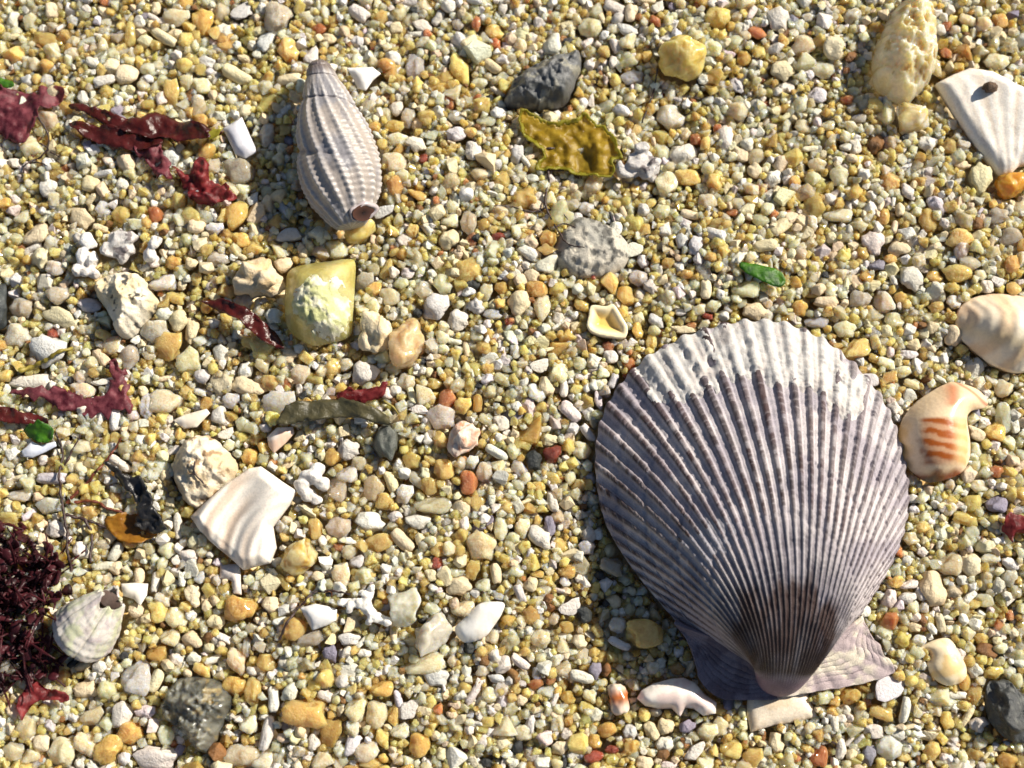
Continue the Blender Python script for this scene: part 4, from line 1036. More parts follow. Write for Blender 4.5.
# ================================================================= individual pebbles and chips read off the photograph
# per 256-pixel tile: x y w h rot colour shape  (tile coordinates in thirds of a pixel)
TILES = {
(0, 0): """80 50 55 60 0 T r;130 108 90 45 -10 Y r;208 50 38 36 0 W r;215 120 45 50 0 C a;390 100 35 80 5 Y t;465 20 28 45 0 C t;525 50 90 55 0 T a;605 55 70 90 0 A k;
720 25 75 55 35 L s;485 105 100 34 -35 C t;522 96 46 38 0 C r;610 175 62 40 -5 L r;730 165 55 28 -20 C r;708 215 100 46 -25 C t;375 222 78 72 -30 C r;315 245 70 34 20 L t;280 190 48 42 0 W r;97 187 42 45 0 T a;
512 275 52 95 12 Y a;140 240 45 40 0 W a;250 295 40 45 0 L a;602 360 48 48 0 A r;715 512 95 80 0 G r;270 545 60 55 0 C r;140 558 60 65 40 W k;365 550 40 50 0 W k;240 650 78 62 -25 C r;305 625 50 50 0 L a;95 695 95 70 20 C a;
55 640 55 50 0 T a;360 640 58 58 0 Y r;150 728 50 55 0 P k;465 642 46 50 0 O r;708 648 70 100 -15 Y r;645 690 60 40 0 L a;725 722 60 46 0 A r;300 682 52 30 0 C r;755 595 40 50 0 L s;690 290 44 38 0 T r;600 250 70 50 0 T a;555 242 45 50 0 C a;40 485 42 30 0 W a""",
(256, 0): """65 45 90 110 0 G k;185 72 44 34 20 O a;305 25 70 44 -35 W t;545 45 30 54 -30 W t;605 68 38 38 0 G r;95 145 70 76 0 Y a;160 155 50 78 0 W r;475 195 60 96 0 L a;610 200 70 104 0 Y a;420 320 46 50 0 W r;455 352 46 66 0 P a;
415 375 62 44 0 Y r;425 415 66 44 0 T r;482 432 76 52 -20 W k;652 453 52 62 0 W r;602 403 62 44 15 L r;415 485 78 60 0 P r;500 470 30 40 0 R a;482 578 70 38 -35 A a;385 632 66 34 15 L s;638 670 52 80 0 T r;580 660 56 54 0 T a;578 720 66 60 0 C k;725 712 46 28 0 R r;
95 705 78 46 15 L s;240 745 72 54 0 T r;98 235 78 34 5 C t;120 290 46 52 0 T a;25 110 50 84 -20 L a;28 395 54 84 0 G r;660 65 30 56 0 O a;715 90 62 46 0 Y r;670 240 52 36 0 T r;665 290 30 32 0 O r;740 20 30 36 0 W a;710 190 66 36 -40 C t;600 350 56 40 0 G a;690 360 60 40 0 T r;300 110 44 40 0 L a;215 100 50 34 0 C r""",
(512, 0): """235 78 76 70 0 T a;310 20 78 56 0 W r;430 65 38 40 0 O r;305 82 44 32 0 P r;345 88 74 36 -25 L r;355 38 34 60 0 C t;435 22 42 46 0 W s;615 55 84 76 0 Y r;735 100 62 40 -20 O r;697 175 46 50 0 A r;480 342 92 76 8 W r;515 455 92 68 0 W k;
690 455 60 42 -15 C r;735 505 54 46 -40 C r;675 250 34 62 30 L a;620 375 26 26 0 O r;555 410 36 36 0 O r;362 225 78 44 10 L a;405 165 38 42 0 A r;310 678 50 52 0 W r;368 745 60 46 0 W s;550 740 42 62 0 L a;108 715 54 60 0 A r;225 615 50 44 0 L a;15 460 40 62 0 L a;
535 640 62 36 0 C r;510 720 40 50 0 L a;660 635 36 28 0 O r;420 600 36 32 0 Y r;530 525 90 50 0 Y a;240 290 24 46 -10 W s;275 242 38 26 0 A r;590 290 36 36 0 W r;745 660 54 46 0 T r;735 460 62 54 0 T r;680 525 36 36 0 T r;590 600 60 46 0 T r;200 650 42 40 0 L a;365 30 30 40 0 C r;480 20 26 26 0 V a""",
(768, 0): """28 60 72 76 0 W a;105 135 80 70 0 T k;45 215 84 72 0 C k;150 278 66 56 0 L r;325 430 56 58 0 B k;480 425 56 50 0 W r;20 530 56 54 0 W k;320 725 72 76 0 W k;640 535 72 108 0 C k;500 190 56 82 0 T a;530 215 32 26 0 A r;510 612 72 46 -45 L k;485 660 60 78 0 Y a;350 645 42 58 0 A r;
430 650 46 46 0 C a;425 570 46 56 0 W a;210 640 90 54 0 T a;110 375 56 46 0 T r;180 370 46 42 0 T a;165 205 80 56 0 T a;735 705 80 68 0 G k;690 645 72 54 0 G k;580 710 92 70 0 Y k;548 430 52 56 0 Y r;540 155 36 50 30 O k;120 55 46 30 0 G r;250 50 60 50 0 G k;590 490 52 26 5 C r;400 740 70 54 0 C k;
400 625 30 42 0 C t;265 437 40 46 0 W a;235 435 36 34 0 W r;275 348 46 36 0 G r;690 180 80 58 0 T a;600 60 60 44 0 C a;700 60 54 46 0 A r;150 490 60 46 0 T a;215 525 60 66 0 T a""",
(0, 256): """485 75 88 64 5 W r;185 180 134 64 -25 C k;135 285 118 100 -20 L a;90 378 150 58 0 W r;265 145 72 46 -5 L r;460 220 88 74 30 G r;500 270 90 92 0 Y r;562 315 86 80 45 T r;380 300 64 82 0 G r;490 430 112 78 0 P r;432 445 46 88 0 L a;300 303 62 34 -45 C t;572 215 42 92 0 C k;
530 190 58 72 0 C r;620 145 42 52 0 A r;590 72 36 44 0 Y a;545 88 30 32 0 C r;525 125 60 44 0 Y r;165 35 62 48 0 G r;170 115 80 62 0 G r;245 402 76 48 0 P r;655 285 50 62 0 W a;660 320 26 32 0 W r;730 340 46 56 0 W k;745 390 112 56 -15 C k;685 430 56 50 0 L r;670 530 52 32 20 W s;742 600 50 58 0 A r;
150 665 92 36 0 L t;355 622 78 30 -35 W t;145 745 92 54 10 W r;50 715 72 40 0 G r;595 405 42 28 0 W r;305 375 72 24 5 W s;720 500 46 52 0 T a;510 580 52 28 20 L a;45 230 84 88 0 G k;55 150 72 68 0 G r;460 15 46 40 0 W a;520 20 52 44 0 A k;578 25 42 40 0 C k;660 12 72 48 0 G k;728 130 60 60 0 G r;120 610 36 34 0 W r;600 355 50 46 0 L r;420 400 30 32 0 C r""",
(256, 256): """540 155 78 82 0 L a;505 105 60 58 0 P a;400 120 66 54 0 T a;450 375 56 60 0 P a;330 350 86 76 0 W k;485 172 34 30 0 D a;650 85 46 36 0 D a;710 175 60 32 0 L r;555 480 88 76 10 W a;722 590 76 30 -30 W t;572 430 54 76 -20 O a;637 680 58 72 -15 O r;490 458 66 30 -5 W s;665 440 30 56 0 A t;735 500 52 46 0 W a;
648 620 40 42 0 W a;685 650 50 70 0 P r;275 580 66 64 0 L k;270 650 66 62 0 W a;230 600 48 56 0 A r;240 690 60 92 0 P a;350 695 66 88 -15 C r;402 675 36 66 25 C t;445 715 56 60 0 W a;385 730 60 60 0 Y k;530 742 114 62 0 P a;65 437 108 70 0 L r;310 620 50 42 0 P r;535 380 46 36 0 Y r;395 32 34 84 -25 Y k;
325 75 56 62 0 G r;592 252 56 18 -10 W t;605 190 66 72 0 W k;455 50 42 36 0 W r;735 95 42 42 0 A r;560 85 62 58 0 T a;15 325 46 52 0 C r;175 365 60 40 0 Y r;130 355 62 62 0 P a;265 322 50 42 0 P r;620 450 56 52 0 Y a;690 490 46 42 0 T r;740 370 52 46 0 T r;690 110 42 56 0 T a;480 670 42 52 0 P a;520 690 52 54 0 Y a;465 610 56 52 0 Y r;565 640 62 62 0 Y a;80 25 60 50 0 C r;410 335 50 40 0 T r""",
(512, 256): """290 268 38 34 0 O r;298 300 46 40 0 W r;75 100 68 50 0 A r;90 155 54 86 0 T r;20 140 72 84 0 C r;435 190 50 48 0 L a;700 95 86 66 0 T a;735 165 84 60 0 C k;605 150 46 38 0 T a;580 100 34 62 0 C t;650 157 30 30 0 G r;590 178 36 24 0 R r;540 202 32 22 0 O r;175 465 78 42 -40 W t;155 395 26 56 0 W t;
105 390 50 60 0 C r;72 410 50 60 30 W r;82 330 62 42 10 W s;230 528 62 28 -50 L t;210 580 60 56 0 T r;125 590 62 54 30 R k;65 610 50 62 0 D r;20 635 56 42 -45 W r;40 665 36 42 0 T r;120 735 34 72 20 W r;80 690 42 30 0 A r;10 285 32 46 0 W r;110 550 52 40 0 C k;305 370 26 52 -20 L t;260 430 28 62 0 L a;
420 255 36 56 0 Y r;380 220 36 52 0 A r;345 115 62 60 0 Y r;345 357 24 24 0 R r;510 165 38 24 0 W r;470 20 42 36 0 A r;380 60 60 52 0 G r;250 120 42 30 0 P r;205 320 42 42 0 T r;175 665 36 42 0 T r;60 60 52 46 0 C r;395 12 38 40 0 W a;515 217 84 24 0 C r;210 145 50 44 0 Y a""",
(768, 256): """260 275 102 74 20 Y r;440 65 82 86 0 W k;350 130 54 84 35 P r;570 50 100 60 -10 Y r;605 20 70 50 0 P r;660 90 46 40 0 W r;560 137 46 40 0 W a;150 190 72 44 0 L r;180 135 82 44 0 C r;285 125 70 60 0 G k;235 215 72 52 0 T r;100 150 50 54 0 A a;2 178 36 52 0 W a;445 260 46 40 0 C r;430 290 60 28 0 L r;325 305 42 36 0 Y r;
310 370 62 40 0 L a;360 318 62 44 0 T a;410 342 62 40 0 T r;565 230 60 76 0 C k;605 235 26 32 0 Y r;690 520 60 70 0 A a;635 530 72 36 -25 C r;720 480 50 96 0 T a;692 645 42 40 0 O k;690 740 62 58 0 V a;405 120 42 40 0 A r;330 20 52 40 0 V r;720 390 62 60 0 T r;740 95 46 46 0 Y r;385 190 62 50 0 T a;440 380 52 36 0 C r;505 60 52 36 0 A r;
510 150 52 40 0 Y r;440 725 36 30 0 W a;752 505 34 46 0 W a;640 690 60 40 0 T r""",
(0, 512): """165 50 66 54 0 W k;343 120 34 62 -30 W t;443 110 36 36 0 C r;558 130 62 38 -15 W r;340 168 46 42 0 C r;410 193 32 52 0 C t;460 210 24 62 -5 W t;542 200 22 46 0 W t;592 190 36 48 0 L a;572 250 46 78 15 C k;720 290 104 86 0 A k;520 320 72 66 0 C a;640 330 56 46 0 C a;500 372 62 60 0 C a;570 385 66 52 -20 C k;465 300 60 66 0 Y a;460 420 62 60 0 A r;575 440 46 40 0 W k;
400 295 46 46 0 C r;705 450 60 84 0 C a;695 525 78 66 0 A r;755 540 52 92 0 Y a;600 475 56 50 0 Y r;400 495 90 120 10 L a;460 505 38 72 -25 C t;250 535 68 60 30 C a;360 610 62 86 -15 W a;270 618 78 48 20 C r;385 660 84 76 0 A k;320 715 104 76 30 A k;255 700 72 76 0 C a;185 722 82 96 0 T a;40 720 62 60 0 T r;460 740 132 72 0 W a;720 735 112 76 0 P a;740 630 56 72 0 T a;
735 405 26 62 0 P r;750 350 42 36 0 P r;155 142 30 30 0 O a;240 115 52 52 0 W a;430 600 62 42 0 L a;155 375 42 38 0 W r;710 620 30 28 0 W r;530 720 28 42 -20 V a;495 115 52 50 0 T r;530 40 26 80 5 W t;480 262 50 46 0 P a""",
(256, 512): """175 50 46 66 0 Y a;245 45 78 68 0 P r;340 28 92 58 0 W a;415 12 46 36 0 W r;485 28 78 46 0 W k;370 90 84 54 20 Y a;440 85 84 42 -42 C t;490 80 30 40 0 C r;675 100 92 94 0 C a;735 50 42 72 0 T r;255 195 60 82 10 C r;610 220 78 60 0 C k;620 285 72 60 0 C r;680 215 46 50 0 T a;650 175 42 62 0 Y a;720 185 32 62 10 C t;725 250 42 24 -20 W r;525 190 42 36 0 C r;
115 350 72 72 0 Y r;165 382 84 44 15 G r;225 428 46 56 20 V a;45 280 62 50 0 C a;30 455 62 58 0 Y a;50 562 32 78 5 W t;105 540 44 66 -30 W k;150 607 134 100 15 Y r;225 665 66 82 0 A r;208 553 46 36 0 W a;300 582 60 92 -15 C a;362 608 62 82 0 T r;455 590 54 72 -25 W s;425 560 24 52 15 L t;375 525 72 60 0 A r;410 605 34 72 0 A a;430 655 58 46 0 P a;380 680 42 62 0 Y r;
30 665 36 104 -10 L t;85 680 46 30 0 C r;330 720 82 62 0 P r;288 700 44 72 -30 L r;15 740 70 68 0 P r;540 495 76 56 0 L a;500 455 132 64 10 T a;680 475 42 40 0 P k;720 500 52 28 -15 L r;700 550 46 46 0 T r;640 605 28 26 0 W r;545 590 30 36 0 O r;490 700 62 72 0 A r;690 755 36 30 0 D a;300 145 46 46 0 L a;325 425 42 30 0 W a;280 380 66 40 0 L r;345 757 72 36 0 Y r;
175 690 36 50 0 W r;630 480 30 42 0 W r;80 210 22 62 40 Y t""",
(512, 512): """85 75 72 78 0 W a;30 50 46 62 0 C a;115 40 34 60 0 V a;175 288 72 46 20 W s;218 308 46 50 0 D a;400 365 112 86 0 Y a;325 395 72 26 -25 L t;318 340 52 50 0 L a;250 480 38 52 0 V a;285 475 30 42 0 B r;210 495 74 34 -15 W t;180 495 30 36 0 C r;75 490 30 46 0 L a;70 517 52 34 0 O r;25 450 64 28 -35 W t;422 658 40 58 25 C r;465 645 52 54 0 C k;460 700 52 46 0 W a;
355 662 42 48 0 L a;400 610 36 42 0 Y r;590 665 62 56 0 T r;630 645 46 62 0 T a;552 720 76 36 40 W s;245 735 58 38 20 R r;285 655 62 48 0 A r;300 715 42 30 0 R r;250 690 42 46 0 A r;145 710 52 40 0 C r;55 635 30 62 0 W r;35 665 62 50 0 T a;155 470 46 50 0 T a;85 380 62 60 0 T r;165 345 46 36 0 Y r;125 320 36 40 0 P r;55 215 46 46 0 C r;165 175 52 46 0 A r;300 165 72 60 0 G a;
225 105 52 46 0 L a;400 755 52 40 0 C r;475 762 52 22 0 W r;170 560 46 42 0 A a;235 555 42 42 0 T a;205 390 46 42 0 C r;530 645 52 38 30 V a;660 710 62 60 0 Y a;725 740 62 58 0 Y a;75 185 42 26 0 A r;160 210 36 30 0 W a;30 565 34 34 0 C r""",
(768, 512): """500 232 84 106 0 C r;615 160 66 74 30 C r;550 150 72 82 0 T a;670 420 70 46 -10 B a;365 530 96 78 0 L s;415 595 28 78 -10 W t;370 710 78 76 -15 W a;310 735 40 62 0 V a;158 730 52 76 0 O a;30 695 46 62 0 C a;225 710 34 72 0 W k;345 605 78 50 0 Y a;200 565 36 40 0 A r;250 555 62 50 0 A k;290 298 44 46 -30 W r;425 215 58 32 10 W r;420 260 52 36 0 L a;465 245 36 42 0 W r;455 385 42 36 0 W a;470 285 32 38 0 G r;440 345 42 30 0 C r;
675 140 62 36 0 T r;735 155 58 36 -25 L r;730 200 46 52 0 G a;660 265 62 40 0 T a;520 332 28 62 15 C t;655 380 46 36 0 A r;690 485 56 40 0 Y a;600 510 36 56 0 A r;500 720 56 62 0 Y r;730 750 62 52 0 A r;550 630 46 56 0 Y r;590 205 36 30 0 L r;630 275 52 30 0 Y r;435 80 52 42 0 T a;470 120 36 34 0 W k;395 118 30 38 0 O r;600 20 84 50 0 Y r;400 670 52 32 0 W r;325 660 62 42 0 W a;585 430 36 42 0 W r;740 310 26 32 0 O a;355 180 40 34 0 T r""",
}
NAMES = {('r', 0): 'pebble', ('a', 0): 'shell_chip', ('s', 0): 'flat_shell_chip', ('t', 0): 'shell_rod', ('k', 0): 'coral_bit',
         ('r', 1): 'quartz_pebble', ('a', 1): 'quartz_chip', ('s', 1): 'quartz_flake', ('t', 1): 'quartz_rod', ('k', 1): 'rough_quartz_pebble'}
WORDS = {'pebble': ('rounded pebble', 'pebble'), 'shell_chip': ('angular chip', 'shell chip'), 'flat_shell_chip': ('flat shell chip', 'shell chip'), 'shell_rod': ('rod shaped bit', 'shell rod'),
         'coral_bit': ('knobbly bit', 'coral bit'), 'quartz_pebble': ('quartz pebble', 'quartz pebble'), 'quartz_chip': ('angular quartz', 'quartz grain'), 'quartz_flake': ('quartz flake', 'quartz grain'),
         'quartz_rod': ('quartz rod', 'quartz grain'), 'rough_quartz_pebble': ('rough quartz', 'quartz pebble')}
_lib = {}
def lib_mesh(shape, k, clear, name):
    key = (shape, k, clear)
    if key not in _lib:
        v, f = star(shape, 1000 + k * 13 + ord(shape), 3)
        me = bpy.data.meshes.new(name)
        me.from_pydata(v.tolist(), [], f)
        me.polygons.foreach_set('use_smooth', [True] * len(f))
        me.materials.append(M['clear' if clear else 'opaque'])
        _lib[key] = me
    return _lib[key]

PEB = []
prng = random.Random(42)
for (ox, oy), txt in TILES.items():
    for i, ent in enumerate(txt.replace('\n', '').split(';')):
        x, y, w, h, rot, c, sh = ent.split()
        px, py = ox + float(x) / 3, oy + float(y) / 3
        w, h, rot = float(w) / 3, float(h) / 3, float(rot)
        if sh == 'r' and i % 5 < 3: sh = 'a'
        if sh == 't' and h > w: w, h, rot = h, w, rot + 90
        col, clear, word = PAL[c]
        if sh in 'sk' and c in 'WCL': clear = 0
        elif c in 'WCL' and sh == 'a' and prng.random() < 0.3: clear = 1
        name = NAMES[(sh, clear)]
        me = lib_mesh(sh, prng.randrange(7), clear, name)
        o = bpy.data.objects.new(name, me)
        scene.collection.objects.link(o)
        cx, cy = W0(px, py)
        small = min(w, h) / 2 / PX
        hz = {'r': 0.82, 'a': 0.8, 's': 0.32, 't': 0.95, 'k': 0.8}[sh] * small
        zc = {'s': 0.04, 't': 0.03}.get(sh, 0.05 * hz + 0.01)
        o.location = (float(cx), float(cy), zc + float(lv(cx, cy)))
        tl = 0.22 if sh in 'st' else 0.15
        o.rotation_euler = (prng.uniform(-tl, tl), prng.uniform(-tl, tl), math.radians(rot))
        o.scale = (w / 2 / PX, h / 2 / PX, hz)
        j = np.array([prng.gauss(0, 1) for _ in range(3)]) * 0.025 + prng.gauss(0, 0.05)
        cl = np.clip(srgb(col) * (1 + j), 0, 0.9)
        o.color = (*cl, 1)
        ROOTS.append(o)
        PEB.append((o, px, py, w * h, word, name))

# labels: colour + kind + where it lies relative to the nearest landmark, ranked by distance where several share that
def direction(dx, dy):
    a = math.degrees(math.atan2(-dy, dx)) % 360
    return ['right of', 'upper right of', 'above', 'upper left of', 'left of', 'lower left of', 'below', 'lower right of'][int(((a + 22.5) % 360) // 45)]
groups = {}
for rec in PEB:
    o, px, py, ar, word, name = rec
    l = min(LAND, key=lambda q: math.hypot(px - q[0], py - q[1]) - q[3])
    dd = math.hypot(px - l[0], py - l[1])
    groups.setdefault((word, name, direction(px - l[0], py - l[1]), l[2]), []).append((dd, o))
ORD = ['nearest', 'second nearest', 'third nearest', 'fourth nearest', 'fifth nearest', 'sixth nearest', 'seventh nearest', 'eighth nearest', 'ninth nearest', 'tenth nearest']
for (word, name, dr, lm), lst in groups.items():
    lst.sort(key=lambda q: q[0])
    wd, cat = WORDS[name]
    for k, (dd, o) in enumerate(lst):
        pre = '' if len(lst) == 1 else ORD[min(k, 9)] + ' '
        tag(o, pre + word + ' ' + wd + ' ' + dr + ' ' + lm, cat, 'loose ' + cat + 's scattered on the sand')

# ================================================================= sand grains: settle them one by one on a height map
CELL = 0.0155
X0, X1, Y0, Y1 = -9.6, 9.6, -7.6, 8.4
NX, NY = int((X1 - X0) / CELL), int((Y1 - Y0) / CELL)
gx = X0 + (np.arange(NX) + 0.5) * CELL; gy = Y0 + (np.arange(NY) + 0.5) * CELL
GX, GY = np.meshgrid(gx, gy, indexing='ij')
LEVEL = lv(GX, GY)
# scour beside the scallop's shaded flank
ux, uy = W0(640, 610)
LEVEL -= 0.16 * np.exp(-(((GX - ux) / 0.75) ** 2 + ((GY - uy) / 0.9) ** 2))
HM = LEVEL - 0.21
OBJ = np.zeros((NX, NY), bool)
dg = bpy.context.evaluated_depsgraph_get(); dg.update()
def all_meshes(o):
    if o.type == 'MESH': yield o
    for c in o.children: yield from all_meshes(c)
top = np.full((NX, NY), -9.0)
for root in ROOTS:
    for o in all_meshes(root):
        me = o.data
        n = len(me.vertices)
        co = np.empty(n * 3); me.vertices.foreach_get('co', co); co = co.reshape(-1, 3)
        mw = np.array(o.matrix_world)
        co = co @ mw[:3, :3].T + mw[:3, 3]
        me.calc_loop_triangles()
        t = np.empty(len(me.loop_triangles) * 3, np.int64); me.loop_triangles.foreach_get('vertices', t); t = t.reshape(-1, 3)
        a, b, c = co[t[:, 0]], co[t[:, 1]], co[t[:, 2]]
        ar = 0.5 * np.abs((b[:, 0] - a[:, 0]) * (c[:, 1] - a[:, 1]) - (b[:, 1] - a[:, 1]) * (c[:, 0] - a[:, 0]))
        cnt = np.maximum(1, np.ceil(ar / CELL ** 2 * 2.5)).astype(int)
        idx = np.repeat(np.arange(len(t)), cnt)
        u, v = rng.random(len(idx)), rng.random(len(idx))
        fl = u + v > 1; u[fl], v[fl] = 1 - u[fl], 1 - v[fl]
        p = a[idx] + (b - a)[idx] * u[:, None] + (c - a)[idx] * v[:, None]
        ix = ((p[:, 0] - X0) / CELL).astype(int); iy = ((p[:, 1] - Y0) / CELL).astype(int)
        ok = (ix >= 0) & (ix < NX) & (iy >= 0) & (iy < NY)
        np.maximum.at(top, (ix[ok], iy[ok]), p[ok, 2])
OBJ = top > LEVEL - 0.015
HM = np.maximum(HM, top)

RAD = np.linspace(0.020, 0.13, 36)
FOOT = []
for r in RAD:
    k = int(r / CELL)
    dx, dy = np.meshgrid(np.arange(-k, k + 1), np.arange(-k, k + 1), indexing='ij')
    d2 = (dx ** 2 + dy ** 2) * CELL ** 2
    b = np.where(d2 < r * r, np.sqrt(np.clip(r * r - d2, 0, None)) * 0.85, -9.0)
    FOOT.append((k, b))
GR = []
def drop(count, mean, sig, tries):
    rr = np.exp(rng.normal(math.log(mean), sig, count))
    ri = np.clip(np.round((rr - RAD[0]) / (RAD[1] - RAD[0])), 0, len(RAD) - 1).astype(int)
    xs = rng.integers(12, NX - 12, count); ys = rng.integers(12, NY - 12, count)
    lim = rng.uniform(-0.05, 0.055, count)
    jit = rng.integers(-6, 7, (count, tries, 2)); jit[:, 0] = 0
    for i in range(count):
        k, b = FOOT[ri[i]]
        best = None
        for t in range(tries):
            x = xs[i] + jit[i, t, 0]; y = ys[i] + jit[i, t, 1]
            if x < k or y < k or x >= NX - k or y >= NY - k or OBJ[x, y]: continue
            z = (HM[x - k:x + k + 1, y - k:y + k + 1] + b).max()
            if best is None or z < best[0]: best = (z, x, y)
        if best is None: continue
        z, x, y = best
        if z > LEVEL[x, y] + lim[i]: continue
        sl = HM[x - k:x + k + 1, y - k:y + k + 1]
        np.maximum(sl, z + b * 0.9, out=sl)
        GR.append((gx[x], gy[y], z, RAD[ri[i]]))
drop(130000, 0.046, 0.36, 4)
drop(90000, 0.036, 0.25, 3)
drop(60000, 0.029, 0.2, 2)
GR = np.array(GR)
ng = len(GR)


lib = bpy.data.collections.new('grain_shapes')
kinds = ['c'] * 9 + ['a'] * 7 + ['r'] * 5 + ['k'] * 3 + ['s'] * 3 + ['t'] * 3
KC = []
for clear in (1, 0):
    for i, k in enumerate(kinds):
        v, f = star(k, 5000 + i, 3)
        me = bpy.data.meshes.new('grain_shape')
        me.from_pydata(v.tolist(), [], f)
        me.polygons.foreach_set('use_smooth', [k != 'c'] * len(f))
        me.materials.append(M['clear_i' if clear else 'opaque_i'])
        o = bpy.data.objects.new('grain_shape_%03d' % (len(KC)), me)
        lib.objects.link(o); KC.append((clear, k))
nk = len(kinds)
mix = [('T', .37), ('Y', .23), ('C', .12), ('W', .15), ('A', .06), ('L', .02), ('P', .04), ('G', .02), ('O', .007), ('R', .001), ('D', .004), ('V', .002), ('B', .008)]
names = [m_[0] for m_ in mix]; pr = np.array([m_[1] for m_ in mix]); pr /= pr.sum()
fine = np.array([.20, .40, .07, .08, .17, .01, .02, .01, .010, .001, .003, .0, .01]); fine /= fine.sum()     # smaller grains tinted golden, imitating warm light glowing in the gaps
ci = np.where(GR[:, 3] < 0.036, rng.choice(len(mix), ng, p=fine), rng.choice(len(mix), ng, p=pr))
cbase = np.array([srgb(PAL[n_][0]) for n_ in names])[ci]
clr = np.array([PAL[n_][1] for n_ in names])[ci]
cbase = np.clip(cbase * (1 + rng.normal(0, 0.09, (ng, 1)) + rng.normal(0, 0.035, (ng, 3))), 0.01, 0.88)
gidx = np.where(clr == 1, rng.integers(0, nk - 5, ng), nk + rng.integers(0, nk, ng))
sc = GR[:, 3:4] * rng.uniform(1.15, 1.75, (ng, 3))
flat = np.array([KC[i][1] == 's' for i in gidx]); rod = np.array([KC[i][1] == 't' for i in gidx])
sc[flat, 2] *= 0.45; sc[rod, 0] *= 1.5; sc[rod, 1:] *= 0.6
rot = rng.uniform(0, 2 * np.pi, (ng, 3)); rot[flat | rod, :2] = rng.normal(0, 0.35, (int((flat | rod).sum()), 2))
me = bpy.data.meshes.new('sand_grains')
me.from_pydata(GR[:, :3].tolist(), [], [])
def put(name, typ, arr, prop):
    at = me.attributes.new(name, typ, 'POINT'); at.data.foreach_set(prop, np.ascontiguousarray(arr).ravel())
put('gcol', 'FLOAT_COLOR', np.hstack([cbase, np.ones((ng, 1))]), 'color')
put('gidx', 'INT', gidx.astype(np.int32), 'value')
put('gscale', 'FLOAT_VECTOR', sc, 'vector')
put('grot', 'FLOAT_VECTOR', rot, 'vector')
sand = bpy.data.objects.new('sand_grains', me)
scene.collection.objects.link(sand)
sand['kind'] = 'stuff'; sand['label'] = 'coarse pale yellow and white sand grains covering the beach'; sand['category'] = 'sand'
ng_ = bpy.data.node_groups.new('scatter_grains', 'GeometryNodeTree')
ng_.interface.new_socket('Geometry', in_out='INPUT', socket_type='NodeSocketGeometry')
ng_.interface.new_socket('Geometry', in_out='OUTPUT', socket_type='NodeSocketGeometry')
gi = ng_.nodes.new('NodeGroupInput'); go = ng_.nodes.new('NodeGroupOutput')
iop = ng_.nodes.new('GeometryNodeInstanceOnPoints')
cin = ng_.nodes.new('GeometryNodeCollectionInfo'); cin.inputs['Collection'].default_value = lib
cin.inputs['Separate Children'].default_value = True; cin.inputs['Reset Children'].default_value = True
def nattr(name, typ):
    n = ng_.nodes.new('GeometryNodeInputNamedAttribute'); n.data_type = typ; n.inputs['Name'].default_value = name
    return n.outputs[0]
e2r = ng_.nodes.new('FunctionNodeEulerToRotation')
ng_.links.new(gi.outputs[0], iop.inputs['Points'])
ng_.links.new(cin.outputs[0], iop.inputs['Instance'])
iop.inputs['Pick Instance'].default_value = True
ng_.links.new(nattr('gidx', 'INT'), iop.inputs['Instance Index'])
ng_.links.new(nattr('grot', 'FLOAT_VECTOR'), e2r.inputs[0]); ng_.links.new(e2r.outputs[0], iop.inputs['Rotation'])
ng_.links.new(nattr('gscale', 'FLOAT_VECTOR'), iop.inputs['Scale'])
ng_.links.new(iop.outputs[0], go.inputs[0])
md = sand.modifiers.new('scatter', 'NODES'); md.node_group = ng_

# ================================================================= seaweed and stems, draped over the settled surface
def maxfilt(A, k):
    B = A.copy()
    for _ in range(k):
        C_ = B.copy()
        C_[1:] = np.maximum(C_[1:], B[:-1]); C_[:-1] = np.maximum(C_[:-1], B[1:])
        B = C_.copy()
        B[:, 1:] = np.maximum(B[:, 1:], C_[:, :-1]); B[:, :-1] = np.maximum(B[:, :-1], C_[:, 1:])
    return B
def blur(A, k, it=2):
    for _ in range(it):
        for ax in (0, 1):
            c = np.cumsum(np.pad(A, [(k + 1, k) if i == ax else (0, 0) for i in (0, 1)], mode='edge'), ax)
            A = (np.take(c, np.arange(2 * k + 1, c.shape[ax]), ax) - np.take(c, np.arange(0, c.shape[ax] - 2 * k - 1), ax)) / (2 * k + 1)
    return A
SURF = blur(maxfilt(HM, 5), 10)
SURF2 = blur(maxfilt(HM, 2), 2)
def hgt(x, y, S=SURF):
    ix = np.clip(((np.asarray(x) - X0) / CELL).astype(int), 0, NX - 1); iy = np.clip(((np.asarray(y) - Y0) / CELL).astype(int), 0, NY - 1)
    return S[ix, iy]

M['weed_pink'] = weed_material('pink_seaweed_surface', (104, 40, 54), (170, 96, 106), 0.32, 0.5, 9)
M['weed_dark'] = weed_material('dark_red_seaweed_surface', (66, 26, 24), (96, 36, 34), 0.22, 0.3, 4)
M['weed_red'] = weed_material('red_seaweed_surface', (104, 26, 34), (176, 76, 78), 0.3, 0.5, 9)
M['weed_maroon'] = weed_material('maroon_seaweed_surface', (44, 20, 26), (104, 46, 54), 0.38, 0.4, 3)
M['weed_olive'] = weed_material('olive_seaweed_surface', (60, 58, 40), (84, 78, 52), 0.4, 0.15, 6)
M['weed_black'] = weed_material('black_seaweed_surface', (26, 26, 28), (44, 42, 42), 0.28, 0.05, 6)
M['weed_gold'] = weed_material('golden_seaweed_surface', (160, 130, 32), (206, 178, 62), 0.3, 0.5, 6)
M['weed_brown'] = weed_material('brown_seaweed_surface', (150, 96, 30), (190, 140, 50), 0.3, 0.4, 5)
M['weed_green'] = weed_material('green_seaweed_surface', (40, 96, 22), (92, 150, 40), 0.3, 0.4, 8)
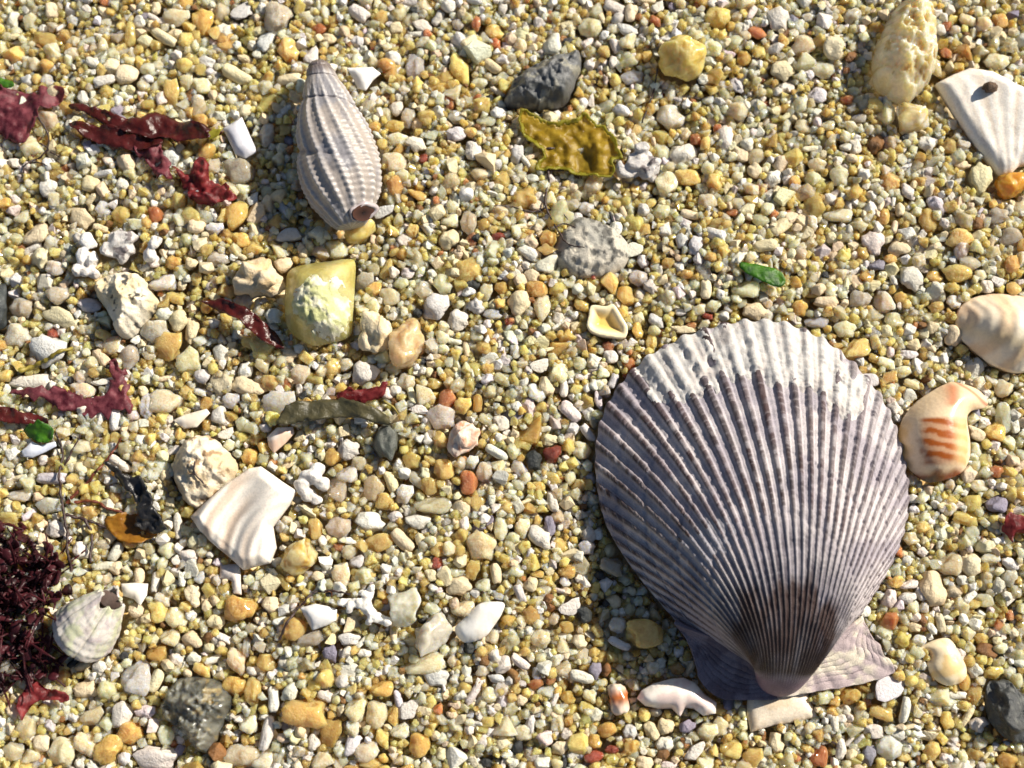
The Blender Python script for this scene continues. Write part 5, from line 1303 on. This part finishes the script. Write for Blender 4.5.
M['weed_lime'] = weed_material('lime_edge_surface', (158, 150, 44), (184, 178, 66), 0.35, 0.5, 8)
M['stem'] = weed_material('dark_stem_surface', (44, 32, 30), (66, 46, 42), 0.45, 0.05, 8)
M['stem_red'] = weed_material('red_stem_surface', (92, 40, 30), (120, 66, 40), 0.4, 0.1, 8)
M['stem_olive'] = weed_material('olive_stem_surface', (126, 112, 40), (160, 144, 60), 0.4, 0.2, 8)

def frond(name, pts, mat, parent=None, lift=0.05, crumple=0.07, cs=0.05, curl=0.08, step=2.2, seed=1, thick=0.007, loc=None):
    P, T, E, d = fill_outline(np.asarray(pts, float), step)
    x, y = W0(P[:, 0], P[:, 1])
    d = d / PX
    base = hgt(x, y)
    mid = float(np.mean(base))
    z = 0.4 * base + 0.6 * mid + lift * 0.9 + 0.007 * fbm(P[:, 0] * .2, P[:, 1] * .2, 0, seed + 3, 3) + 0.8 * crumple * fbm(P[:, 0] * cs, P[:, 1] * cs, 0, seed, 3) + curl * np.clip(1 - d / 0.08, 0, 1) ** 2 * vnoise(P[:, 0] * .06, P[:, 1] * .06, 0, seed + 7)
    z = np.maximum(z, base + 0.004)
    F = [(a, c, b) for a, b, c in T]
    if parent is None and loc is None: loc = (float(x.mean()), float(y.mean()), mid)
    o = mesh_obj(name, np.stack([x, y, z], 1), F, M[mat], parent, loc)
    md = o.modifiers.new('thickness', 'SOLIDIFY'); md.thickness = thick; md.offset = 0
    return o
def rough_edge(pts, amp, seed, n=None):
    P = px_outline(pts, n or max(40, len(pts) * 8))
    k = np.arange(len(P))
    P[:, 0] += amp * fbm(P[:, 0] * .14, P[:, 1] * .14, 0, seed, 3); P[:, 1] += amp * fbm(P[:, 0] * .14 + 40, P[:, 1] * .14, 0, seed, 3)
    return P

o = frond('seaweed', rough_edge([(-14, 88), (5, 88), (25, 92), (45, 89), (62, 91), (67, 100), (56, 108), (44, 112), (38, 122), (31, 140), (18, 144), (2, 136), (-14, 130)], 3, 3), 'weed_pink', lift=.06, crumple=.08, seed=4)
tag(o, 'torn pinkish purple seaweed blade at the upper left edge', 'seaweed')
cx, cy = W0(145, 130)
r = thing('dark_seaweed', (float(cx), float(cy), 0.1))
frond('blade', rough_edge([(70, 108), (85, 107), (110, 114), (128, 119), (140, 120), (150, 115), (160, 114), (172, 118), (190, 124), (210, 130), (224, 134), (214, 140), (190, 145), (165, 141), (148, 140), (138, 136), (118, 131), (95, 120)], 1.5, 5), 'weed_dark', r, .14, .09, .04, .1, seed=6)
frond('blade', rough_edge([(71, 124), (90, 127), (120, 131), (140, 137), (166, 142), (158, 149), (140, 152), (118, 151), (100, 146), (84, 138)], 1.5, 7), 'weed_dark', r, .08, .07, .04, .08, seed=9)
frond('blade_tip', [(208, 139), (216, 133), (224, 134), (221, 140), (212, 144)], 'weed_lime', r, .16, .02, .05, .02)['label'] = 'yellow green torn tip'
tag(r, 'glossy dark red double bladed seaweed left of the spindle shell', 'seaweed')
o = frond('seaweed', rough_edge([(140, 152), (152, 145), (166, 148), (170, 160), (172, 176), (162, 180), (152, 170), (143, 164)], 4, 11), 'weed_pink', lift=.07, crumple=.10, cs=.09, seed=12)
tag(o, 'crumpled thin pink seaweed scrap just below the dark double blade', 'seaweed')
o = frond('seaweed', rough_edge([(175, 168), (188, 173), (198, 163), (206, 160), (212, 168), (215, 180), (228, 188), (238, 200), (222, 206), (202, 207), (194, 199), (184, 186)], 3, 13), 'weed_red', lift=.09, crumple=.13, cs=.09, curl=.14, seed=14)
tag(o, 'crumpled crimson seaweed scrap left of the spindle shell base', 'seaweed')
o = frond('seaweed', rough_edge([(10, 390), (45, 388), (70, 389), (92, 395), (109, 391), (108, 368), (117, 360), (126, 374), (128, 398), (124, 409), (95, 415), (62, 410), (45, 400), (20, 397)], 5, 15), 'weed_pink', lift=.05, crumple=.06, seed=16)
tag(o, 'hook shaped pinkish red seaweed blade at the left', 'seaweed')
o = frond('seaweed', rough_edge([(-12, 406), (10, 408), (28, 413), (48, 419), (46, 425), (20, 424), (-12, 418)], 1.5, 17), 'weed_dark', lift=.05, crumple=.05, seed=18)
tag(o, 'dark brown seaweed strip below the hook shaped blade, left edge', 'seaweed')
o = frond('seaweed', rough_edge([(204, 304), (214, 301), (228, 302), (250, 311), (264, 322), (279, 336), (284, 349), (272, 347), (254, 335), (240, 322), (220, 312)], 1.2, 19), 'weed_dark', lift=.12, crumple=.08, seed=20)
tag(o, 'dark reddish brown seaweed blade left of the crusted yellow quartz', 'seaweed')
o = frond('seaweed', rough_edge([(336, 397), (350, 391), (370, 388), (388, 382), (386, 391), (382, 397), (365, 401), (345, 403)], 2, 21), 'weed_red', lift=.08, crumple=.06, seed=22)
tag(o, 'pink seaweed scrap behind the olive strip', 'seaweed')
o = frond('seaweed', rough_edge([(280, 421), (291, 406), (310, 403), (340, 400), (362, 404), (380, 412), (393, 424), (386, 428), (366, 421), (345, 418), (315, 421), (296, 424), (284, 426)], 1.4, 23), 'weed_olive', lift=.15, crumple=.06, cs=.03, curl=.07, seed=24, thick=.03)
tag(o, 'curved dark olive seaweed strip left of the dark pebble', 'seaweed')
o = frond('seaweed', rough_edge([(106, 463), (116, 466), (126, 476), (141, 478), (150, 490), (158, 508), (168, 530), (150, 533), (138, 526), (141, 508), (128, 490), (115, 476)], 2, 25), 'weed_black', lift=.12, crumple=.10, cs=.08, seed=26, thick=.03)
tag(o, 'shiny black seaweed strip left of the rough white stone', 'seaweed')
o = frond('seaweed', rough_edge([(106, 520), (120, 514), (140, 516), (160, 528), (147, 540), (125, 541), (112, 533)], 1.5, 27), 'weed_brown', lift=.05, crumple=.05, seed=28)
tag(o, 'golden brown seaweed scrap under the black strip', 'seaweed')
o = frond('seaweed', rough_edge([(738, 265), (752, 266), (775, 272), (784, 281), (777, 288), (756, 282), (742, 274)], 1, 29), 'weed_green', lift=.08, crumple=.03, curl=.02, seed=30, thick=.01)
tag(o, 'bright green seaweed scrap above the scallop shell', 'seaweed')
o = frond('seaweed', rough_edge([(22, 430), (38, 423), (52, 427), (56, 440), (42, 444), (30, 438)], 2.5, 31), 'weed_green', lift=.10, crumple=.07, seed=32)
tag(o, 'small dark green seaweed scrap at the left', 'seaweed')
o = frond('seaweed', rough_edge([(-10, 80), (6, 79), (15, 84), (12, 89), (-10, 90)], 1, 33), 'weed_green', lift=.1, crumple=.05, seed=34)
tag(o, 'dark green seaweed tip above the pinkish purple blade', 'seaweed')
o = frond('seaweed', rough_edge([(1002, 518), (1014, 514), (1030, 520), (1030, 536), (1016, 534), (1008, 541)], 2, 35), 'weed_red', lift=.07, crumple=.07, seed=36)
tag(o, 'small red seaweed scrap at the right edge', 'seaweed')
o = frond('seaweed', rough_edge([(18, 671), (30, 678), (45, 689), (60, 689), (71, 694), (66, 701), (46, 700), (33, 704), (25, 719), (20, 706), (22, 690)], 1.5, 37), 'weed_red', lift=.08, crumple=.07, seed=38)
tag(o, 'forked crimson seaweed piece below the maroon clump', 'seaweed')
# yellow green sheet: golden middle and a lime rim
out = rough_edge(t3((512, 0), [(25, 338), (60, 345), (90, 358), (130, 364), (185, 358), (216, 342), (250, 366), (280, 373), (296, 402), (316, 440), (336, 474), (306, 486), (302, 530), (240, 524), (195, 520), (150, 504), (75, 510), (92, 460), (60, 430), (25, 398)]), 1.6, 39, 170)
cx, cy = W0(570, 145)
r = thing('yellow_green_seaweed', (float(cx), float(cy), 0.1))
P, T, E, d = fill_outline(out, 1.8)
x, y = W0(P[:, 0], P[:, 1]); dc = d / PX
base = hgt(x, y)
z = 0.5 * base + 0.5 * base.mean() + 0.05 + 0.07 * fbm(P[:, 0] * .05, P[:, 1] * .05, 0, 41, 3) + 0.05 * np.clip(1 - dc / .06, 0, 1)
z = np.maximum(z, base + 0.012)
dn = d + 1.6 * fbm(P[:, 0] * .1, P[:, 1] * .1, 0, 43)
inner = dn > 1.6
def sub(name, sel, mat):
    F = [(a, c, b) for a, b, c in T if sel(a, b, c)]
    used = np.unique(np.array(F).ravel()); mp = {int(u): i for i, u in enumerate(used)}
    o = mesh_obj(name, np.stack([x, y, z], 1)[used], [tuple(mp[i] for i in f) for f in F], M[mat], r)
    md = o.modifiers.new('thickness', 'SOLIDIFY'); md.thickness = .014; md.offset = 0
    return o
sub('blade', lambda a, b, c: inner[a] and inner[b] and inner[c], 'weed_gold')
sub('rim', lambda a, b, c: not (inner[a] and inner[b] and inner[c]), 'weed_lime')['label'] = 'lime green torn rim'
tag(r, 'translucent golden seaweed sheet with lime green rim below the dark stone', 'seaweed')

# maroon clump: many small curled blades grown from one holdfast
def clump():
    crng = np.random.default_rng(77)
    V, F = [], []
    for i in range(560):
        while True:
            px, py = crng.uniform(-45, 82), crng.uniform(528, 690)
            e = ((px - 10) / 62) ** 2 + ((py - 605) / 76) ** 2 + 0.45 * float(fbm(px * .05, py * .05, 0, 5, 2))
            if e < 1 and not ((px - 84) ** 2 + (py - 630) ** 2 < 38 ** 2): break
        x, y = W0(px, py)
        zb = float(hgt(x, y)) + crng.uniform(-.05, .26) * (1 - e * 0.8)
        L, wd = crng.uniform(.08, .26), crng.uniform(.012, .07)
        if i % 4 == 0: L, wd = crng.uniform(.3, .6), crng.uniform(.007, .014)
        az = crng.uniform(0, 2 * np.pi); up = crng.uniform(-.1, 1.0); curl = crng.uniform(-1.4, 1.4)
        n, k = 6, 3
        o = len(V)
        p = np.array([x, y, zb]); a = up
        for s_ in range(n + 1):
            t = s_ / n
            w = wd * math.sin(math.pi * (0.12 + 0.8 * t)) * (1 + .35 * math.sin(5 * t + i))
            for q in range(k):
                f_ = (q - 1)
                V.append((p[0] - math.sin(az) * w * f_, p[1] + math.cos(az) * w * f_, p[2] + .02 * abs(f_) * math.sin(i + 6 * t)))
            p = p + np.array([math.cos(az) * math.cos(a), math.sin(az) * math.cos(a), math.sin(a)]) * L / n
            a -= curl / n
        for s_ in range(n):
            for q in range(k - 1):
                b = o + s_ * k + q
                F.append((b, b + 1, b + k + 1, b + k))
    cx, cy = W0(20, 605)
    o = mesh_obj('seaweed_clump', np.array(V), F, M['weed_maroon'], None, (float(cx), float(cy), 0))
    md = o.modifiers.new('thickness', 'SOLIDIFY'); md.thickness = .012; md.offset = 0
    tag(o, 'dense dark maroon seaweed clump at the lower left edge', 'seaweed')
clump()

def stem(paths, rad, mat, label, name='branching_seaweed', lift=0.03, wob=0.035):
    V, F = [], []
    k = 6
    first = None
    for pi, (path, r0, r1) in enumerate(paths):
        L = np.linalg.norm(np.diff(np.array(path), axis=0), axis=1).sum()
        n = max(8, int(L / 2.2))
        c = catmull(path, n)
        c = c + 0.9 * np.stack([fbm(np.arange(n) * .22, pi * 7.3, 0, 5), fbm(np.arange(n) * .22, pi * 7.3 + 50, 0, 6)], 1)
        x, y = W0(c[:, 0], c[:, 1])
        z = hgt(x, y, SURF2)
        z = np.convolve(np.pad(z, 3, mode='edge'), np.ones(7) / 7, 'valid') + lift + wob * fbm(np.arange(n) * .15, pi * 3.1, 0, 9)
        P3 = np.stack([x, y, z], 1)
        if first is None: first = P3[0].copy()
        tg = np.gradient(P3, axis=0); tg /= np.linalg.norm(tg, axis=1)[:, None]
        s1 = np.cross(tg, [0, 0, 1.0]); s1 /= np.linalg.norm(s1, axis=1)[:, None] + 1e-9; s2 = np.cross(s1, tg)
        o = len(V)
        for i in range(n):
            rr = (r0 + (r1 - r0) * i / (n - 1)) * rad * (1 + .25 * math.sin(i * 1.7))
            for j in range(k):
                a = 2 * math.pi * j / k
                V.append(P3[i] + (s1[i] * math.cos(a) + s2[i] * math.sin(a)) * rr)
        for i in range(n - 1):
            for j in range(k): F.append((o + i * k + j, o + i * k + (j + 1) % k, o + (i + 1) * k + (j + 1) % k, o + (i + 1) * k + j))
    ob = mesh_obj(name, np.array(V), F, M[mat], None, tuple(first))
    tag(ob, label, 'seaweed')
    return ob
T2, T4, T8, T9 = (512, 0), (0, 256), (0, 512), (256, 512)
stem([([(40, 118), (48, 135), (50, 150), (60, 158)], 1, .5), ([(22, 176), (26, 165), (38, 163), (48, 167)], 1, .5), ([(50, 150), (38, 157), (26, 165)], .8, .8), ([(30, 140), (40, 144), (50, 150)], .6, .8)], .015, 'stem', 'thin black branching stem below the pinkish purple blade')
stem([(t3(T4, [(365, 545), (320, 610), (255, 685), (200, 740)]), .6, 1.2), (t3(T4, [(200, 740), (280, 738), (345, 762), (450, 790)]), 1.1, .6)], .019, 'stem_red', 'reddish brown forked stem reaching to the black strip')
stem([(t3(T4, [(172, 530), (185, 600), (180, 700), (200, 800), (215, 948)]), .7, 1), (t3(T8, [(195, 5), (300, 38), (440, 66)]), 1, .6), (t3(T8, [(260, 22), (277, 80), (275, 150)]), 1, .8), (t3(T4, [(185, 640), (230, 560), (240, 530)]), .8, .4)], .021, 'stem', 'blackish branching stem between the maroon clump and the black strip', lift=.05)
stem([(t3(T2, [(245, 406), (225, 428), (190, 433), (150, 440), (98, 445)]), .4, 1), (t3(T2, [(120, 440), (150, 470), (180, 502), (200, 526)]), 1, .7), (t3(T2, [(112, 505), (105, 560), (102, 620), (130, 680), (165, 738), (215, 752)]), 1.1, .5), (t3(T2, [(-75, 622), (0, 625), (60, 632), (102, 622)]), .4, .9), (t3(T2, [(112, 508), (160, 505), (200, 526)]), .9, .7), (t3(T2, [(130, 680), (160, 672), (190, 690)]), .7, .4), (t3(T2, [(102, 625), (140, 632), (165, 660)]), .7, .4)], .016, 'stem', 'fine dark branching stem across the golden seaweed sheet')
stem([(t3(T9, [(288, 246), (235, 240), (180, 240), (140, 276), (100, 330), (75, 382)]), .7, 1), (t3(T9, [(205, 240), (190, 222), (170, 215)]), .6, .4)], .016, 'stem', 'thin dark bent stem left of the white branching coral')
stem([(t3(T2, [(435, 212), (426, 270), (406, 330), (390, 362)]), .7, .9)], .014, 'stem', 'thin dark stem below the lemon yellow pebble')
stem([(t3(T4, [(60, 346), (130, 320), (215, 276)]), 1.1, .7)], .03, 'stem_olive', 'olive grass like stem across the bluish chip, left side')
stem([(t3(T4, [(600, 622), (598, 658), (622, 690)]), .7, .8), (t3(T4, [(580, 658), (600, 663)]), .5, .7)], .013, 'stem', 'tiny dark hair on the rough white stone', lift=.01, wob=.01)
stem([([(384, 401), (394, 408), (398, 415)], .8, .5)], .02, 'stem_olive', 'short pale stem right of the olive strip')
